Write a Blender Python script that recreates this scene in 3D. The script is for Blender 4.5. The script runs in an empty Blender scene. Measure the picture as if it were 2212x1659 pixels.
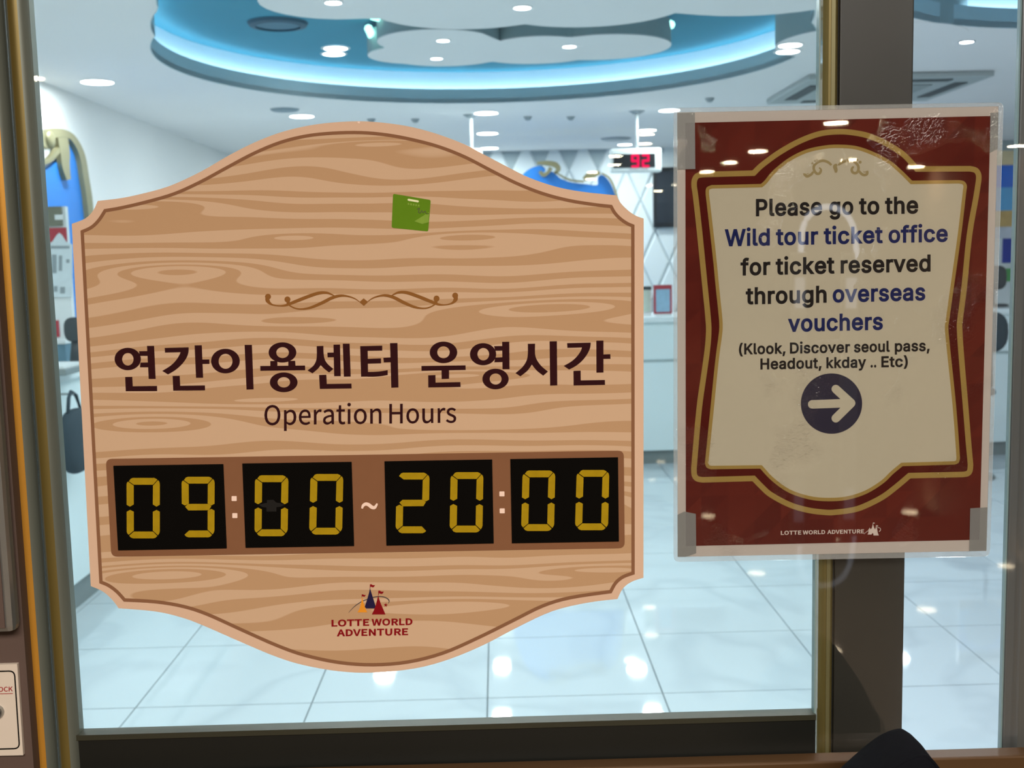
import bpy, math, random
from mathutils import Vector, Matrix
from mathutils.geometry import tessellate_polygon
random.seed(7)
S = bpy.context.scene
COL = S.collection

# ------------------------------------------------------------------ camera
W, HH, F = 2212.0, 1659.0, 2400.0
CAM = Vector((0, 0, 1.49))
PITCH, YAW, ROLL = math.radians(6.42), math.radians(0.65), math.radians(1.33)
ROT = (Matrix.Rotation(-YAW, 4, 'Z') @ Matrix.Rotation(math.pi/2 - PITCH, 4, 'X') @ Matrix.Rotation(-ROLL, 4, 'Z'))
cd = bpy.data.cameras.new('camera')
cam = bpy.data.objects.new('camera', cd)
COL.objects.link(cam)
cam.matrix_world = Matrix.Translation(CAM) @ ROT
cd.sensor_width = 36.0
cd.lens = F / W * 36.0
cd.clip_start = 0.05
cd.clip_end = 100
cd.dof.use_dof = True
cd.dof.focus_distance = 1.06
cd.dof.aperture_fstop = 13.0
S.camera = cam
D = 1.05            # distance of the front face of the glass

# ------------------------------------------------------------------ exposure and world
S.view_settings.view_transform = 'Standard'
S.view_settings.look = 'None'
S.view_settings.gamma = 1.0
S.view_settings.use_curve_mapping = False
S.view_settings.exposure = 0.0
wd = bpy.data.worlds.new('world')
S.world = wd
wd.use_nodes = True
wd.node_tree.nodes['Background'].inputs[0].default_value = (0.55, 0.6, 0.65, 1)
wd.node_tree.nodes['Background'].inputs[1].default_value = 0.15

def area_light(name, loc, sx, sy, power, color, rot=(0, 0, 0), shape='RECTANGLE'):
    l = bpy.data.lights.new(name, 'AREA')
    l.energy = power
    l.color = color
    l.shape = shape
    l.size = sx
    if shape in ('RECTANGLE', 'ELLIPSE'):
        l.size_y = sy
    o = bpy.data.objects.new(name, l)
    o.location = loc
    o.rotation_euler = rot
    COL.objects.link(o)
    return o
COOL = (0.90, 0.98, 1.0)
WARM = (1.0, 0.92, 0.83)
# added overhead fill, unseen, between door and coves; downlights at the far end
for lx, ly, lp in ((-1.5, 2.0, 9), (-.5, 2.0, 9), (.5, 2.0, 9), (1.5, 2.0, 9), (2.6, 2.0, 9), (3.8, 2.0, 9), (-1.5, 3.1, 9), (-.4, 3.1, 9), (.7, 3.1, 9), (1.5, 3.3, 9), (4.4, 3.1, 9), (4.6, 4.8, 9),
                   (-1.2, 10.5, 12), (1.28, 10.5, 12), (3.9, 10.6, 8)):
    area_light('room_light', (lx, ly, 2.535), 0.18, 0.18, lp*1.1, COOL, shape='DISK')
# fill added behind the camera to light the sign, without a fixture
area_light('hall_fill_light', (0.2, -1.6, 2.76), 2.4, 1.2, 212, WARM)

# ------------------------------------------------------------------ pixel rays
R3 = ROT.to_3x3()
def ray(px, py):
    return R3 @ Vector(((px - W/2)/F, -(py - HH/2)/F, -1.0))
def P(px, py, Y=D):
    d = ray(px, py)
    return CAM + d * ((Y - CAM.y)/d.y)
def PZ(px, py, z):
    d = ray(px, py)
    return CAM + d * ((z - CAM.z)/d.z)
def XA(px, Y=D, py=800):
    return P(px, py, Y).x

# ------------------------------------------------------------------ materials
def lin(c):
    c = c/255.0
    return c/12.92 if c <= 0.04045 else ((c+0.055)/1.055)**2.4
def rgb(r, g, b):
    return (lin(r), lin(g), lin(b), 1.0)
def mat(name, col, rough=0.5, metal=0.0, coat=0.0, vary=0.04, scale=30.0, bump=0.0, emit=None, est=1.0, spec=0.5):
    if name.split('_')[0] in ('sign', 'poster', 'card', 'logo', 'mustard', 'matte', 'charcoal'):
        rough, spec = 0.85, 0.03
    m = bpy.data.materials.new(name)
    m.use_nodes = True
    nt = m.node_tree
    b = nt.nodes['Principled BSDF']
    b.inputs['Roughness'].default_value = rough
    b.inputs['Metallic'].default_value = metal
    b.inputs['Coat Weight'].default_value = coat
    b.inputs['Specular IOR Level'].default_value = spec
    tc = nt.nodes.new('ShaderNodeTexCoord')
    nz = nt.nodes.new('ShaderNodeTexNoise')
    nz.inputs['Scale'].default_value = scale
    nz.inputs['Detail'].default_value = 3
    nt.links.new(tc.outputs['Object'], nz.inputs['Vector'])
    mx = nt.nodes.new('ShaderNodeMix')
    mx.data_type = 'RGBA'
    c = rgb(*col)
    mx.inputs['A'].default_value = tuple(x*(1-vary) for x in c[:3]) + (1,)
    mx.inputs['B'].default_value = tuple(min(1, x*(1+vary)) for x in c[:3]) + (1,)
    nt.links.new(nz.outputs['Fac'], mx.inputs['Factor'])
    nt.links.new(mx.outputs['Result'], b.inputs['Base Color'])
    if bump:
        bp = nt.nodes.new('ShaderNodeBump')
        bp.inputs['Strength'].default_value = bump
        bp.inputs['Distance'].default_value = 0.002
        nt.links.new(nz.outputs['Fac'], bp.inputs['Height'])
        nt.links.new(bp.outputs['Normal'], b.inputs['Normal'])
    if emit:
        b.inputs['Emission Color'].default_value = rgb(*emit)
        b.inputs['Emission Strength'].default_value = est
    return m

def glass_mat(name, tint, rough=0.0, gloss=1.0, bump=0.0, bscale=60.0, ior=1.45, haze=0.0, distort=0.0):
    m = bpy.data.materials.new(name)
    m.use_nodes = True
    nt = m.node_tree
    nt.nodes.clear()
    out = nt.nodes.new('ShaderNodeOutputMaterial')
    tr = nt.nodes.new('ShaderNodeBsdfTransparent')
    tr.inputs[0].default_value = tint + (1,)
    gl = nt.nodes.new('ShaderNodeBsdfGlossy')
    gl.inputs['Color'].default_value = (gloss, gloss, gloss, 1)
    gl.inputs['Roughness'].default_value = rough
    fr = nt.nodes.new('ShaderNodeFresnel')
    fr.inputs['IOR'].default_value = ior
    mx = nt.nodes.new('ShaderNodeMixShader')
    nt.links.new(fr.outputs[0], mx.inputs[0])
    nt.links.new(tr.outputs[0], mx.inputs[1])
    nt.links.new(gl.outputs[0], mx.inputs[2])
    last = mx
    if haze:
        df = nt.nodes.new('ShaderNodeBsdfDiffuse')
        df.inputs[0].default_value = (0.75, 0.76, 0.74, 1)
        m2 = nt.nodes.new('ShaderNodeMixShader')
        m2.inputs[0].default_value = haze
        nt.links.new(mx.outputs[0], m2.inputs[1])
        nt.links.new(df.outputs[0], m2.inputs[2])
        last = m2
    if bump:
        tc = nt.nodes.new('ShaderNodeTexCoord')
        nz = nt.nodes.new('ShaderNodeTexNoise')
        nz.inputs['Scale'].default_value = bscale
        nz.inputs['Detail'].default_value = 3
        nz.inputs['Distortion'].default_value = distort
        # crinkles come in patches
        n2 = nt.nodes.new('ShaderNodeTexNoise')
        n2.inputs['Scale'].default_value = 14
        cr = nt.nodes.new('ShaderNodeMapRange')
        cr.inputs['From Min'].default_value = 0.57
        cr.inputs['From Max'].default_value = 0.64
        ml = nt.nodes.new('ShaderNodeMath')
        ml.operation = 'MULTIPLY'
        bp = nt.nodes.new('ShaderNodeBump')
        bp.inputs['Strength'].default_value = bump
        bp.inputs['Distance'].default_value = 0.0008
        nt.links.new(tc.outputs['Object'], nz.inputs['Vector'])
        nt.links.new(tc.outputs['Object'], n2.inputs['Vector'])
        nt.links.new(n2.outputs['Fac'], cr.inputs['Value'])
        nt.links.new(cr.outputs['Result'], ml.inputs[0])
        nt.links.new(nz.outputs['Fac'], ml.inputs[1])
        nt.links.new(ml.outputs[0], bp.inputs['Height'])
        nt.links.new(bp.outputs['Normal'], gl.inputs['Normal'])
        nt.links.new(bp.outputs['Normal'], fr.inputs['Normal'])
    nt.links.new(last.outputs[0], out.inputs['Surface'])
    return m

def emit_mat(name, col, s):
    m = bpy.data.materials.new(name)
    m.use_nodes = True
    nt = m.node_tree
    nt.nodes.clear()
    out = nt.nodes.new('ShaderNodeOutputMaterial')
    e = nt.nodes.new('ShaderNodeEmission')
    e.inputs[0].default_value = tuple(col) + (1,)
    e.inputs[1].default_value = s
    nt.links.new(e.outputs[0], out.inputs[0])
    return m

M = {}
M['ceiling'] = mat('painted_ceiling', (240, 238, 238), 0.8, vary=0.02, scale=2)
M['wall'] = mat('painted_wall', (246, 244, 242), 0.7, vary=0.03, scale=2)
M['diamond'] = mat('padded_diamond_panel', (232, 238, 238), 0.45, vary=0.03, scale=4)
M['groove'] = mat('grey_groove', (176, 188, 190), 0.7)
M['lip'] = mat('cove_lip_paint', (186, 208, 214), 0.6, vary=0.03, scale=3)
M['covewhite'] = mat('cove_inner_paint', (226, 240, 250), 0.6, vary=0.02, scale=3)
M['blue'] = mat('cove_blue_paint', (66, 148, 174), 0.7, vary=0.06, scale=2)
M['drum_side'] = mat('panel_side_shade', (162, 178, 180), 0.7, vary=0.04, scale=6)  # shade on the sides of the white panels, put into the colour
M['grout'] = mat('tile_grout', (140, 156, 160), 0.8)
M['counter'] = mat('counter_laminate', (222, 236, 238), 0.25, vary=0.02, scale=3)
M['countertop'] = mat('counter_stone_top', (228, 238, 240), 0.2, vary=0.02, scale=10)
M['kick'] = mat('grey_kick_plate', (136, 146, 146), 0.4, metal=0.3)
M['striptone'] = mat('counter_strip', (176, 192, 194), 0.5)
M['bluepanel'] = mat('saturated_blue_panel', (44, 128, 214), 0.5, vary=0.08, scale=3)
M['goldpaint'] = mat('dull_gold_paint', (150, 142, 108), 0.4, metal=0.35, vary=0.12, scale=9)
M['white'] = mat('white_plastic', (226, 232, 232), 0.4)
M['black'] = mat('black_plastic', (30, 32, 36), 0.35)
M['darkgrey'] = mat('dark_grey_plastic', (62, 70, 74), 0.5)
M['bluegrey'] = mat('blue_grey_fabric', (52, 66, 74), 0.9, bump=0.3, scale=80)
M['lamp'] = emit_mat('cool_lamp_glow', (0.93, 0.99, 1.0), 14)
M['warmlamp'] = emit_mat('warm_lamp_glow', (1.0, 0.80, 0.52), 170)
M['led'] = emit_mat('cyan_led_glow', (0.66, 0.88, 1.0), 11)
M['ledgreen'] = emit_mat('aqua_led_glow', (0.42, 1.0, 0.86), 3)
M['reddigit'] = emit_mat('red_led_glow', (1.0, 0.012, 0.10), 1.3)
M['chrome'] = mat('brushed_steel', (170, 172, 170), 0.3, metal=0.9)
M['trimgrey'] = mat('lamp_trim', (150, 160, 166), 0.5)
# door metals
M['bronze'] = mat('bronze_anodised_metal', (50, 47, 39), 0.42, metal=0.25, vary=0.10, scale=14)
M['rail'] = mat('dark_olive_metal', (22, 23, 19), 0.45, metal=0.3, vary=0.10, scale=12)
M['railtop'] = mat('olive_edge_metal', (54, 53, 40), 0.45, metal=0.3)
M['olive'] = mat('olive_brass_and_reflection', (112, 96, 48), 0.40, metal=0.45, vary=0.10, scale=6)  # post moulding metal, also a painted reflection band on the frame
M['ochre'] = mat('ochre_reflection_tone', (190, 134, 46), 0.38, metal=0.45, vary=0.12, scale=5)  # warm reflection band of the frame moulding as a colour
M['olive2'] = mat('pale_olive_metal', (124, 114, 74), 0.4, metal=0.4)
M['sage'] = mat('sage_reflection_tone', (104, 108, 98), 0.42, metal=0.4, vary=0.08, scale=6)  # greyish reflection band of the frame moulding as a colour
M['seam'] = mat('dark_seam_gasket', (26, 28, 28), 0.7)
M['jamb'] = mat('brown_jamb_paint', (84, 66, 58), 0.6, vary=0.08, scale=20)
M['stile'] = mat('grey_stile_metal', (92, 92, 88), 0.35, metal=0.3, vary=0.08, scale=9)
M['sill'] = mat('ochre_brown_sill', (84, 58, 30), 0.5, metal=0.2, vary=0.12, scale=10)
M['glass'] = glass_mat('tinted_door_glass', (0.95, 0.985, 0.985), ior=1.45)
M['glass2'] = glass_mat('clear_side_glass', (0.965, 0.98, 1.0), ior=1.45)
M['glassedge'] = mat('glass_edge', (120, 140, 136), 0.2)
# sign print
M['s_border'] = mat('sign_border_print', (208, 174, 148), 0.55, vary=0.015)
M['s_line'] = mat('sign_outline_print', (132, 92, 66), 0.55, vary=0.03)
M['s_text'] = mat('sign_maroon_ink', (48, 20, 22), 0.5, vary=0.02)
M['s_panel'] = mat('sign_brown_panel_print', (126, 86, 60), 0.55, vary=0.04, scale=60)
M['s_scroll'] = mat('sign_scroll_print', (134, 88, 44), 0.55)
M['s_dot'] = mat('sign_pale_pink_print', (236, 206, 188), 0.5)
M['s_black'] = mat('matte_black_plate', (11, 9, 7), 0.55, vary=0.1, spec=0.3)
M['s_black2'] = mat('charcoal_tape', (34, 32, 30), 0.7, spec=0.3)
M['s_yellow'] = mat('mustard_segment', (160, 130, 20), 0.5, vary=0.16, scale=120)
M['s_red'] = mat('logo_crimson', (128, 18, 24), 0.5)
M['s_orange'] = mat('logo_orange', (220, 140, 40), 0.5)
M['s_navy'] = mat('logo_navy', (38, 30, 60), 0.5)
M['s_grey'] = mat('logo_grey', (84, 74, 70), 0.5)
M['s_green'] = mat('card_green', (92, 128, 28), 0.5, vary=0.06, scale=90)
M['s_green2'] = mat('card_light_green', (124, 154, 58), 0.5, vary=0.12, scale=120)
M['s_cream'] = mat('card_cream', (222, 222, 176), 0.5)
# poster print
M['p_paper'] = mat('poster_white_margin', (172, 164, 156), 0.5, vary=0.02)
M['p_white'] = mat('poster_cream_white', (168, 161, 141), 0.5, vary=0.03, scale=7)
M['p_gold'] = mat('poster_gold_print', (142, 118, 64), 0.5, vary=0.06, scale=20)
M['p_gold2'] = mat('poster_gold_flourish', (138, 124, 88), 0.5, vary=0.06, scale=40)
M['p_dark'] = mat('poster_dark_red', (74, 22, 17), 0.5, vary=0.12, scale=10)
M['p_ink'] = mat('poster_black_ink', (34, 31, 30), 0.5)
M['p_navy'] = mat('poster_navy_ink', (30, 36, 78), 0.5)
M['p_disc'] = mat('poster_arrow_disc', (46, 43, 56), 0.5)
M['p_logo'] = mat('poster_logo_white', (190, 176, 166), 0.5)
M['tape'] = glass_mat('grey_tape', (0.66, 0.67, 0.66), rough=0.3, haze=0.16)
M['film'] = glass_mat('laminate_film', (0.97, 0.97, 0.97), rough=0.015, bump=0.6, bscale=420, ior=1.5, distort=0.8)
M['filmedge'] = glass_mat('clear_sleeve_rim', (0.93, 0.95, 0.96), rough=0.08, haze=0.18)
M['plate'] = mat('ivory_lock_plate', (206, 192, 176), 0.45, vary=0.03)
M['redink'] = mat('red_ink', (150, 30, 34), 0.5)
M['blackcloth'] = mat('black_bag_fabric', (13, 14, 19), 0.9, vary=0.2, bump=0.2, scale=160, spec=.1)
M['hallwall'] = mat('hall_wall_paint', (120, 100, 84), 0.7)
M['hallfloor'] = mat('hall_floor_stone', (110, 95, 80), 0.03, vary=0.1, scale=2)
M['hallceil'] = mat('hall_ceiling_paint', (140, 120, 100), 0.8)

def tile_material():
    m = mat('white_marble_tile', (198, 208, 212), 0.035, vary=0.0, spec=0.3)
    nt = m.node_tree
    b = nt.nodes['Principled BSDF']
    geo = nt.nodes.new('ShaderNodeNewGeometry')
    n = nt.nodes.new('ShaderNodeTexNoise')
    n.inputs['Scale'].default_value = 1.1
    n.inputs['Detail'].default_value = 3
    n.inputs['Distortion'].default_value = 0.5
    nt.links.new(geo.outputs['Position'], n.inputs['Vector'])
    a = nt.nodes.new('ShaderNodeMath'); a.operation = 'SUBTRACT'; a.inputs[1].default_value = 0.5
    ab = nt.nodes.new('ShaderNodeMath'); ab.operation = 'ABSOLUTE'
    r = nt.nodes.new('ShaderNodeValToRGB')
    r.color_ramp.elements[0].position = 0.0
    r.color_ramp.elements[0].color = rgb(186, 198, 204)
    r.color_ramp.elements[1].position = 0.05
    r.color_ramp.elements[1].color = rgb(196, 208, 213)
    nt.links.new(n.outputs['Fac'], a.inputs[0])
    nt.links.new(a.outputs[0], ab.inputs[0])
    nt.links.new(ab.outputs[0], r.inputs['Fac'])
    nt.links.new(r.outputs['Color'], b.inputs['Base Color'])
    return m
M['tile'] = tile_material()

# ------------------------------------------------------------------ helpers for objects
def link(o, parent=None):
    COL.objects.link(o)
    if parent is not None:
        o.parent = parent
    return o
def wloc(o):
    l = Vector(o.location)
    while o.parent is not None:
        o = o.parent
        l += Vector(o.location)
    return l
def tag(o, label=None, cat=None, group=None, kind=None):
    if label: o['label'] = label
    if cat: o['category'] = cat
    if group: o['group'] = group
    if kind: o['kind'] = kind
    return o
def empty(name, loc, label=None, cat=None, group=None):
    o = bpy.data.objects.new(name, None)
    o.location = loc
    o.empty_display_size = 0.05
    link(o)
    return tag(o, label, cat, group)
def mesh_obj(name, verts, faces, m, parent=None, smooth=False, loc=None):
    """verts in world coordinates"""
    off = wloc(parent) if parent is not None else Vector((0, 0, 0))
    if parent is None and loc is not None:
        off = Vector(loc)
    me = bpy.data.meshes.new(name)
    me.from_pydata([tuple(Vector(v) - off) for v in verts], [], faces)
    me.materials.append(m)
    if smooth:
        for p in me.polygons: p.use_smooth = True
    me.update()
    o = bpy.data.objects.new(name, me)
    if parent is None and loc is not None:
        o.location = loc
    return link(o, parent)
def box_vf(x0, x1, y0, y1, z0, z1, bev=0.0):
    if bev <= 0:
        v = [(x0,y0,z0),(x1,y0,z0),(x1,y1,z0),(x0,y1,z0),(x0,y0,z1),(x1,y0,z1),(x1,y1,z1),(x0,y1,z1)]
        f = [(0,3,2,1),(4,5,6,7),(0,1,5,4),(1,2,6,5),(2,3,7,6),(3,0,4,7)]
        return v, f
    import bmesh
    bm = bmesh.new()
    vv = [bm.verts.new(c) for c in box_vf(x0,x1,y0,y1,z0,z1)[0]]
    for q in box_vf(0,1,0,1,0,1)[1]: bm.faces.new([vv[i] for i in q])
    bmesh.ops.bevel(bm, geom=bm.edges[:], offset=bev, segments=2, affect='EDGES', profile=0.6)
    bm.verts.index_update()
    v = [tuple(x.co) for x in bm.verts]
    f = [tuple(x.index for x in fc.verts) for fc in bm.faces]
    bm.free()
    return v, f
def box(name, x0, x1, y0, y1, z0, z1, m, parent=None, bev=0.0):
    v, f = box_vf(min(x0,x1), max(x0,x1), y0, y1, z0, z1, bev)
    return mesh_obj(name, v, f, m, parent)
def struct(o):
    o['kind'] = 'structure'
    return o
def join_vf(parts):
    V, Fc = [], []
    for v, f in parts:
        n = len(V)
        V += list(v)
        Fc += [tuple(i+n for i in q) for q in f]
    return V, Fc
def prism_vf(loops, to3, depth):
    """loops: [outer, hole, ...] of 2D points; to3(p, k) -> 3D point of front (k=0) or back (k=1)"""
    V3 = [[Vector((p[0], p[1], 0)) for p in l] for l in loops]
    tris = tessellate_polygon(V3)
    flat = [p for l in loops for p in l]
    n = len(flat)
    verts = [tuple(to3(p, 0)) for p in flat]
    faces = [tuple(t) for t in tris]
    if depth:
        verts += [tuple(to3(p, 1)) for p in flat]
        faces += [tuple(i+n for i in reversed(t)) for t in tris]
        s = 0
        for l in loops:
            k = len(l)
            for i in range(k):
                a, b = s+i, s+(i+1) % k
                faces.append((a, b, b+n, a+n))
            s += k
    return verts, faces
def sheet_vf(loops, Y, t):
    """a plate in a vertical plane facing the camera, front face at Y, thickness t backwards; loops in photo pixels"""
    def to3(p, k):
        q = P(p[0], p[1], Y)
        return (q.x, Y + k*t, q.z)
    return prism_vf(loops, to3, t)
def sheet(name, loops, Y, t, m, parent=None):
    v, f = sheet_vf(loops, Y, t)
    return fix(mesh_obj(name, v, f, m, parent))
def sheets(name, shapes, Y, t, m, parent=None):
    v, f = join_vf([sheet_vf(l, Y, t) for l in shapes])
    return fix(mesh_obj(name, v, f, m, parent))
def fix(o):
    import bmesh
    bm = bmesh.new()
    bm.from_mesh(o.data)
    bmesh.ops.recalc_face_normals(bm, faces=bm.faces[:])
    bm.to_mesh(o.data)
    bm.free()
    return o
def plan_vf(loops, z0, z1):
    return prism_vf(loops, lambda p, k: (p[0], p[1], z0 if k == 0 else z1), abs(z1-z0))
def ell(cx, cy, rx, ry, n=40, rev=False):
    a = [(cx+rx*math.cos(2*math.pi*i/n), cy+ry*math.sin(2*math.pi*i/n)) for i in range(n)]
    return a[::-1] if rev else a
def catmull(pts, k=6, closed=False):
    out = []
    n = len(pts)
    segs = n if closed else n-1
    for i in range(segs):
        p0 = pts[(i-1) % n] if (closed or i > 0) else pts[0]
        p1 = pts[i]
        p2 = pts[(i+1) % n]
        p3 = pts[(i+2) % n] if (closed or i+2 < n) else pts[-1]
        for j in range(k):
            t = j/k
            out.append(tuple(0.5*((2*p1[d]) + (-p0[d]+p2[d])*t + (2*p0[d]-5*p1[d]+4*p2[d]-p3[d])*t*t + (-p0[d]+3*p1[d]-3*p2[d]+p3[d])*t**3) for d in range(len(p1))))
    if not closed:
        out.append(tuple(pts[-1]))
    return out
def path(segments, k=5):
    """corner-keeping closed path: each segment is smoothed by itself"""
    out = []
    for s in segments:
        q = catmull(s, k) if len(s) > 2 else list(s)
        for p in q:
            if not out or (abs(out[-1][0]-p[0]) + abs(out[-1][1]-p[1])) > 0.6:
                out.append(p)
    if abs(out[0][0]-out[-1][0]) + abs(out[0][1]-out[-1][1]) < 0.6:
        out.pop()
    return out
def offset(pts, d, closed=True):
    n = len(pts)
    out = []
    for i in range(n):
        a = pts[(i-1) % n] if (closed or i > 0) else pts[i]
        b = pts[i]
        c = pts[(i+1) % n] if (closed or i < n-1) else pts[i]
        def nrm(p, q):
            dx, dy = q[0]-p[0], q[1]-p[1]
            l = math.hypot(dx, dy)
            return (dy/l, -dx/l) if l > 1e-9 else None
        n1, n2 = nrm(a, b), nrm(b, c)
        if n1 is None: n1 = n2
        if n2 is None: n2 = n1
        mx, my = n1[0]+n2[0], n1[1]+n2[1]
        l = math.hypot(mx, my)
        if l < 1e-6:
            mx, my, l = n1[0], n1[1], 1
        mx, my = mx/l, my/l
        c_ = max(0.5, mx*n1[0]+my*n1[1])
        dd = d[i] if isinstance(d, (list, tuple)) else d
        out.append((b[0]+mx*dd/c_, b[1]+my*dd/c_))
    return out
def band(pts, w):
    return [offset(pts, w/2), offset(pts, -w/2)]
def stroke(pts, k=6, cap=False):
    """open stroke, pts = (x, y, width)"""
    q = catmull(pts, k) if len(pts) > 2 else pts
    xy = [(p[0], p[1]) for p in q]
    ws = [max(p[2], 0.3)/2 for p in q]
    L = offset(xy, ws, False)
    Rr = offset(xy, [-w for w in ws], False)
    return [L + Rr[::-1]]
def capsule(x0, y0, x1, y1, w, n=8):
    a = math.atan2(y1-y0, x1-x0)
    r = w/2
    pts = [(x1+r*math.cos(a-math.pi/2+math.pi*i/n), y1+r*math.sin(a-math.pi/2+math.pi*i/n)) for i in range(n+1)]
    pts += [(x0+r*math.cos(a+math.pi/2+math.pi*i/n), y0+r*math.sin(a+math.pi/2+math.pi*i/n)) for i in range(n+1)]
    return pts
def quad_round(c, r, n=5):
    """rounded quadrilateral through four corners"""
    out = []
    for i in range(4):
        p, a, b = Vector(c[i]), Vector(c[i-1]), Vector(c[(i+1) % 4])
        s = p + (a-p).normalized()*r
        e = p + (b-p).normalized()*r
        for j in range(n+1):
            t = j/n
            q = s*(1-t)**2 + p*2*t*(1-t) + e*t*t
            out.append((q.x, q.y))
    return out
def lathe_vf(prof, cx, cy, n=48, closed=True):
    V, Fc = [], []
    k = len(prof)
    for i in range(n):
        a = 2*math.pi*i/n
        for r, z in prof:
            V.append((cx+r*math.cos(a), cy+r*math.sin(a), z))
    for i in range(n):
        j = (i+1) % n
        for t in range(k if closed else k-1):
            u = (t+1) % k
            Fc.append((i*k+t, j*k+t, j*k+u, i*k+u))
    return V, Fc
def lathe(name, prof, cx, cy, m, parent=None, n=48, closed=True, smooth=False):
    v, f = lathe_vf(prof, cx, cy, n, closed)
    return fix(mesh_obj(name, v, f, m, parent, smooth))
def tube_vf(pts, r, n=8):
    pts = [Vector(p) for p in pts]
    V, Fc = [], []
    for i, p in enumerate(pts):
        t = (pts[min(i+1, len(pts)-1)] - pts[max(i-1, 0)]).normalized()
        up = Vector((0, 0, 1)) if abs(t.z) < 0.9 else Vector((1, 0, 0))
        a = t.cross(up).normalized()
        b = t.cross(a).normalized()
        rr = r[i] if isinstance(r, (list, tuple)) else r
        for k in range(n):
            an = 2*math.pi*k/n
            V.append(tuple(p + a*math.cos(an)*rr + b*math.sin(an)*rr))
    for i in range(len(pts)-1):
        for k in range(n):
            Fc.append((i*n+k, i*n+(k+1) % n, (i+1)*n+(k+1) % n, (i+1)*n+k))
    Fc.append(tuple(range(n))[::-1])
    Fc.append(tuple((len(pts)-1)*n+k for k in range(n)))
    return V, Fc
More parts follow.
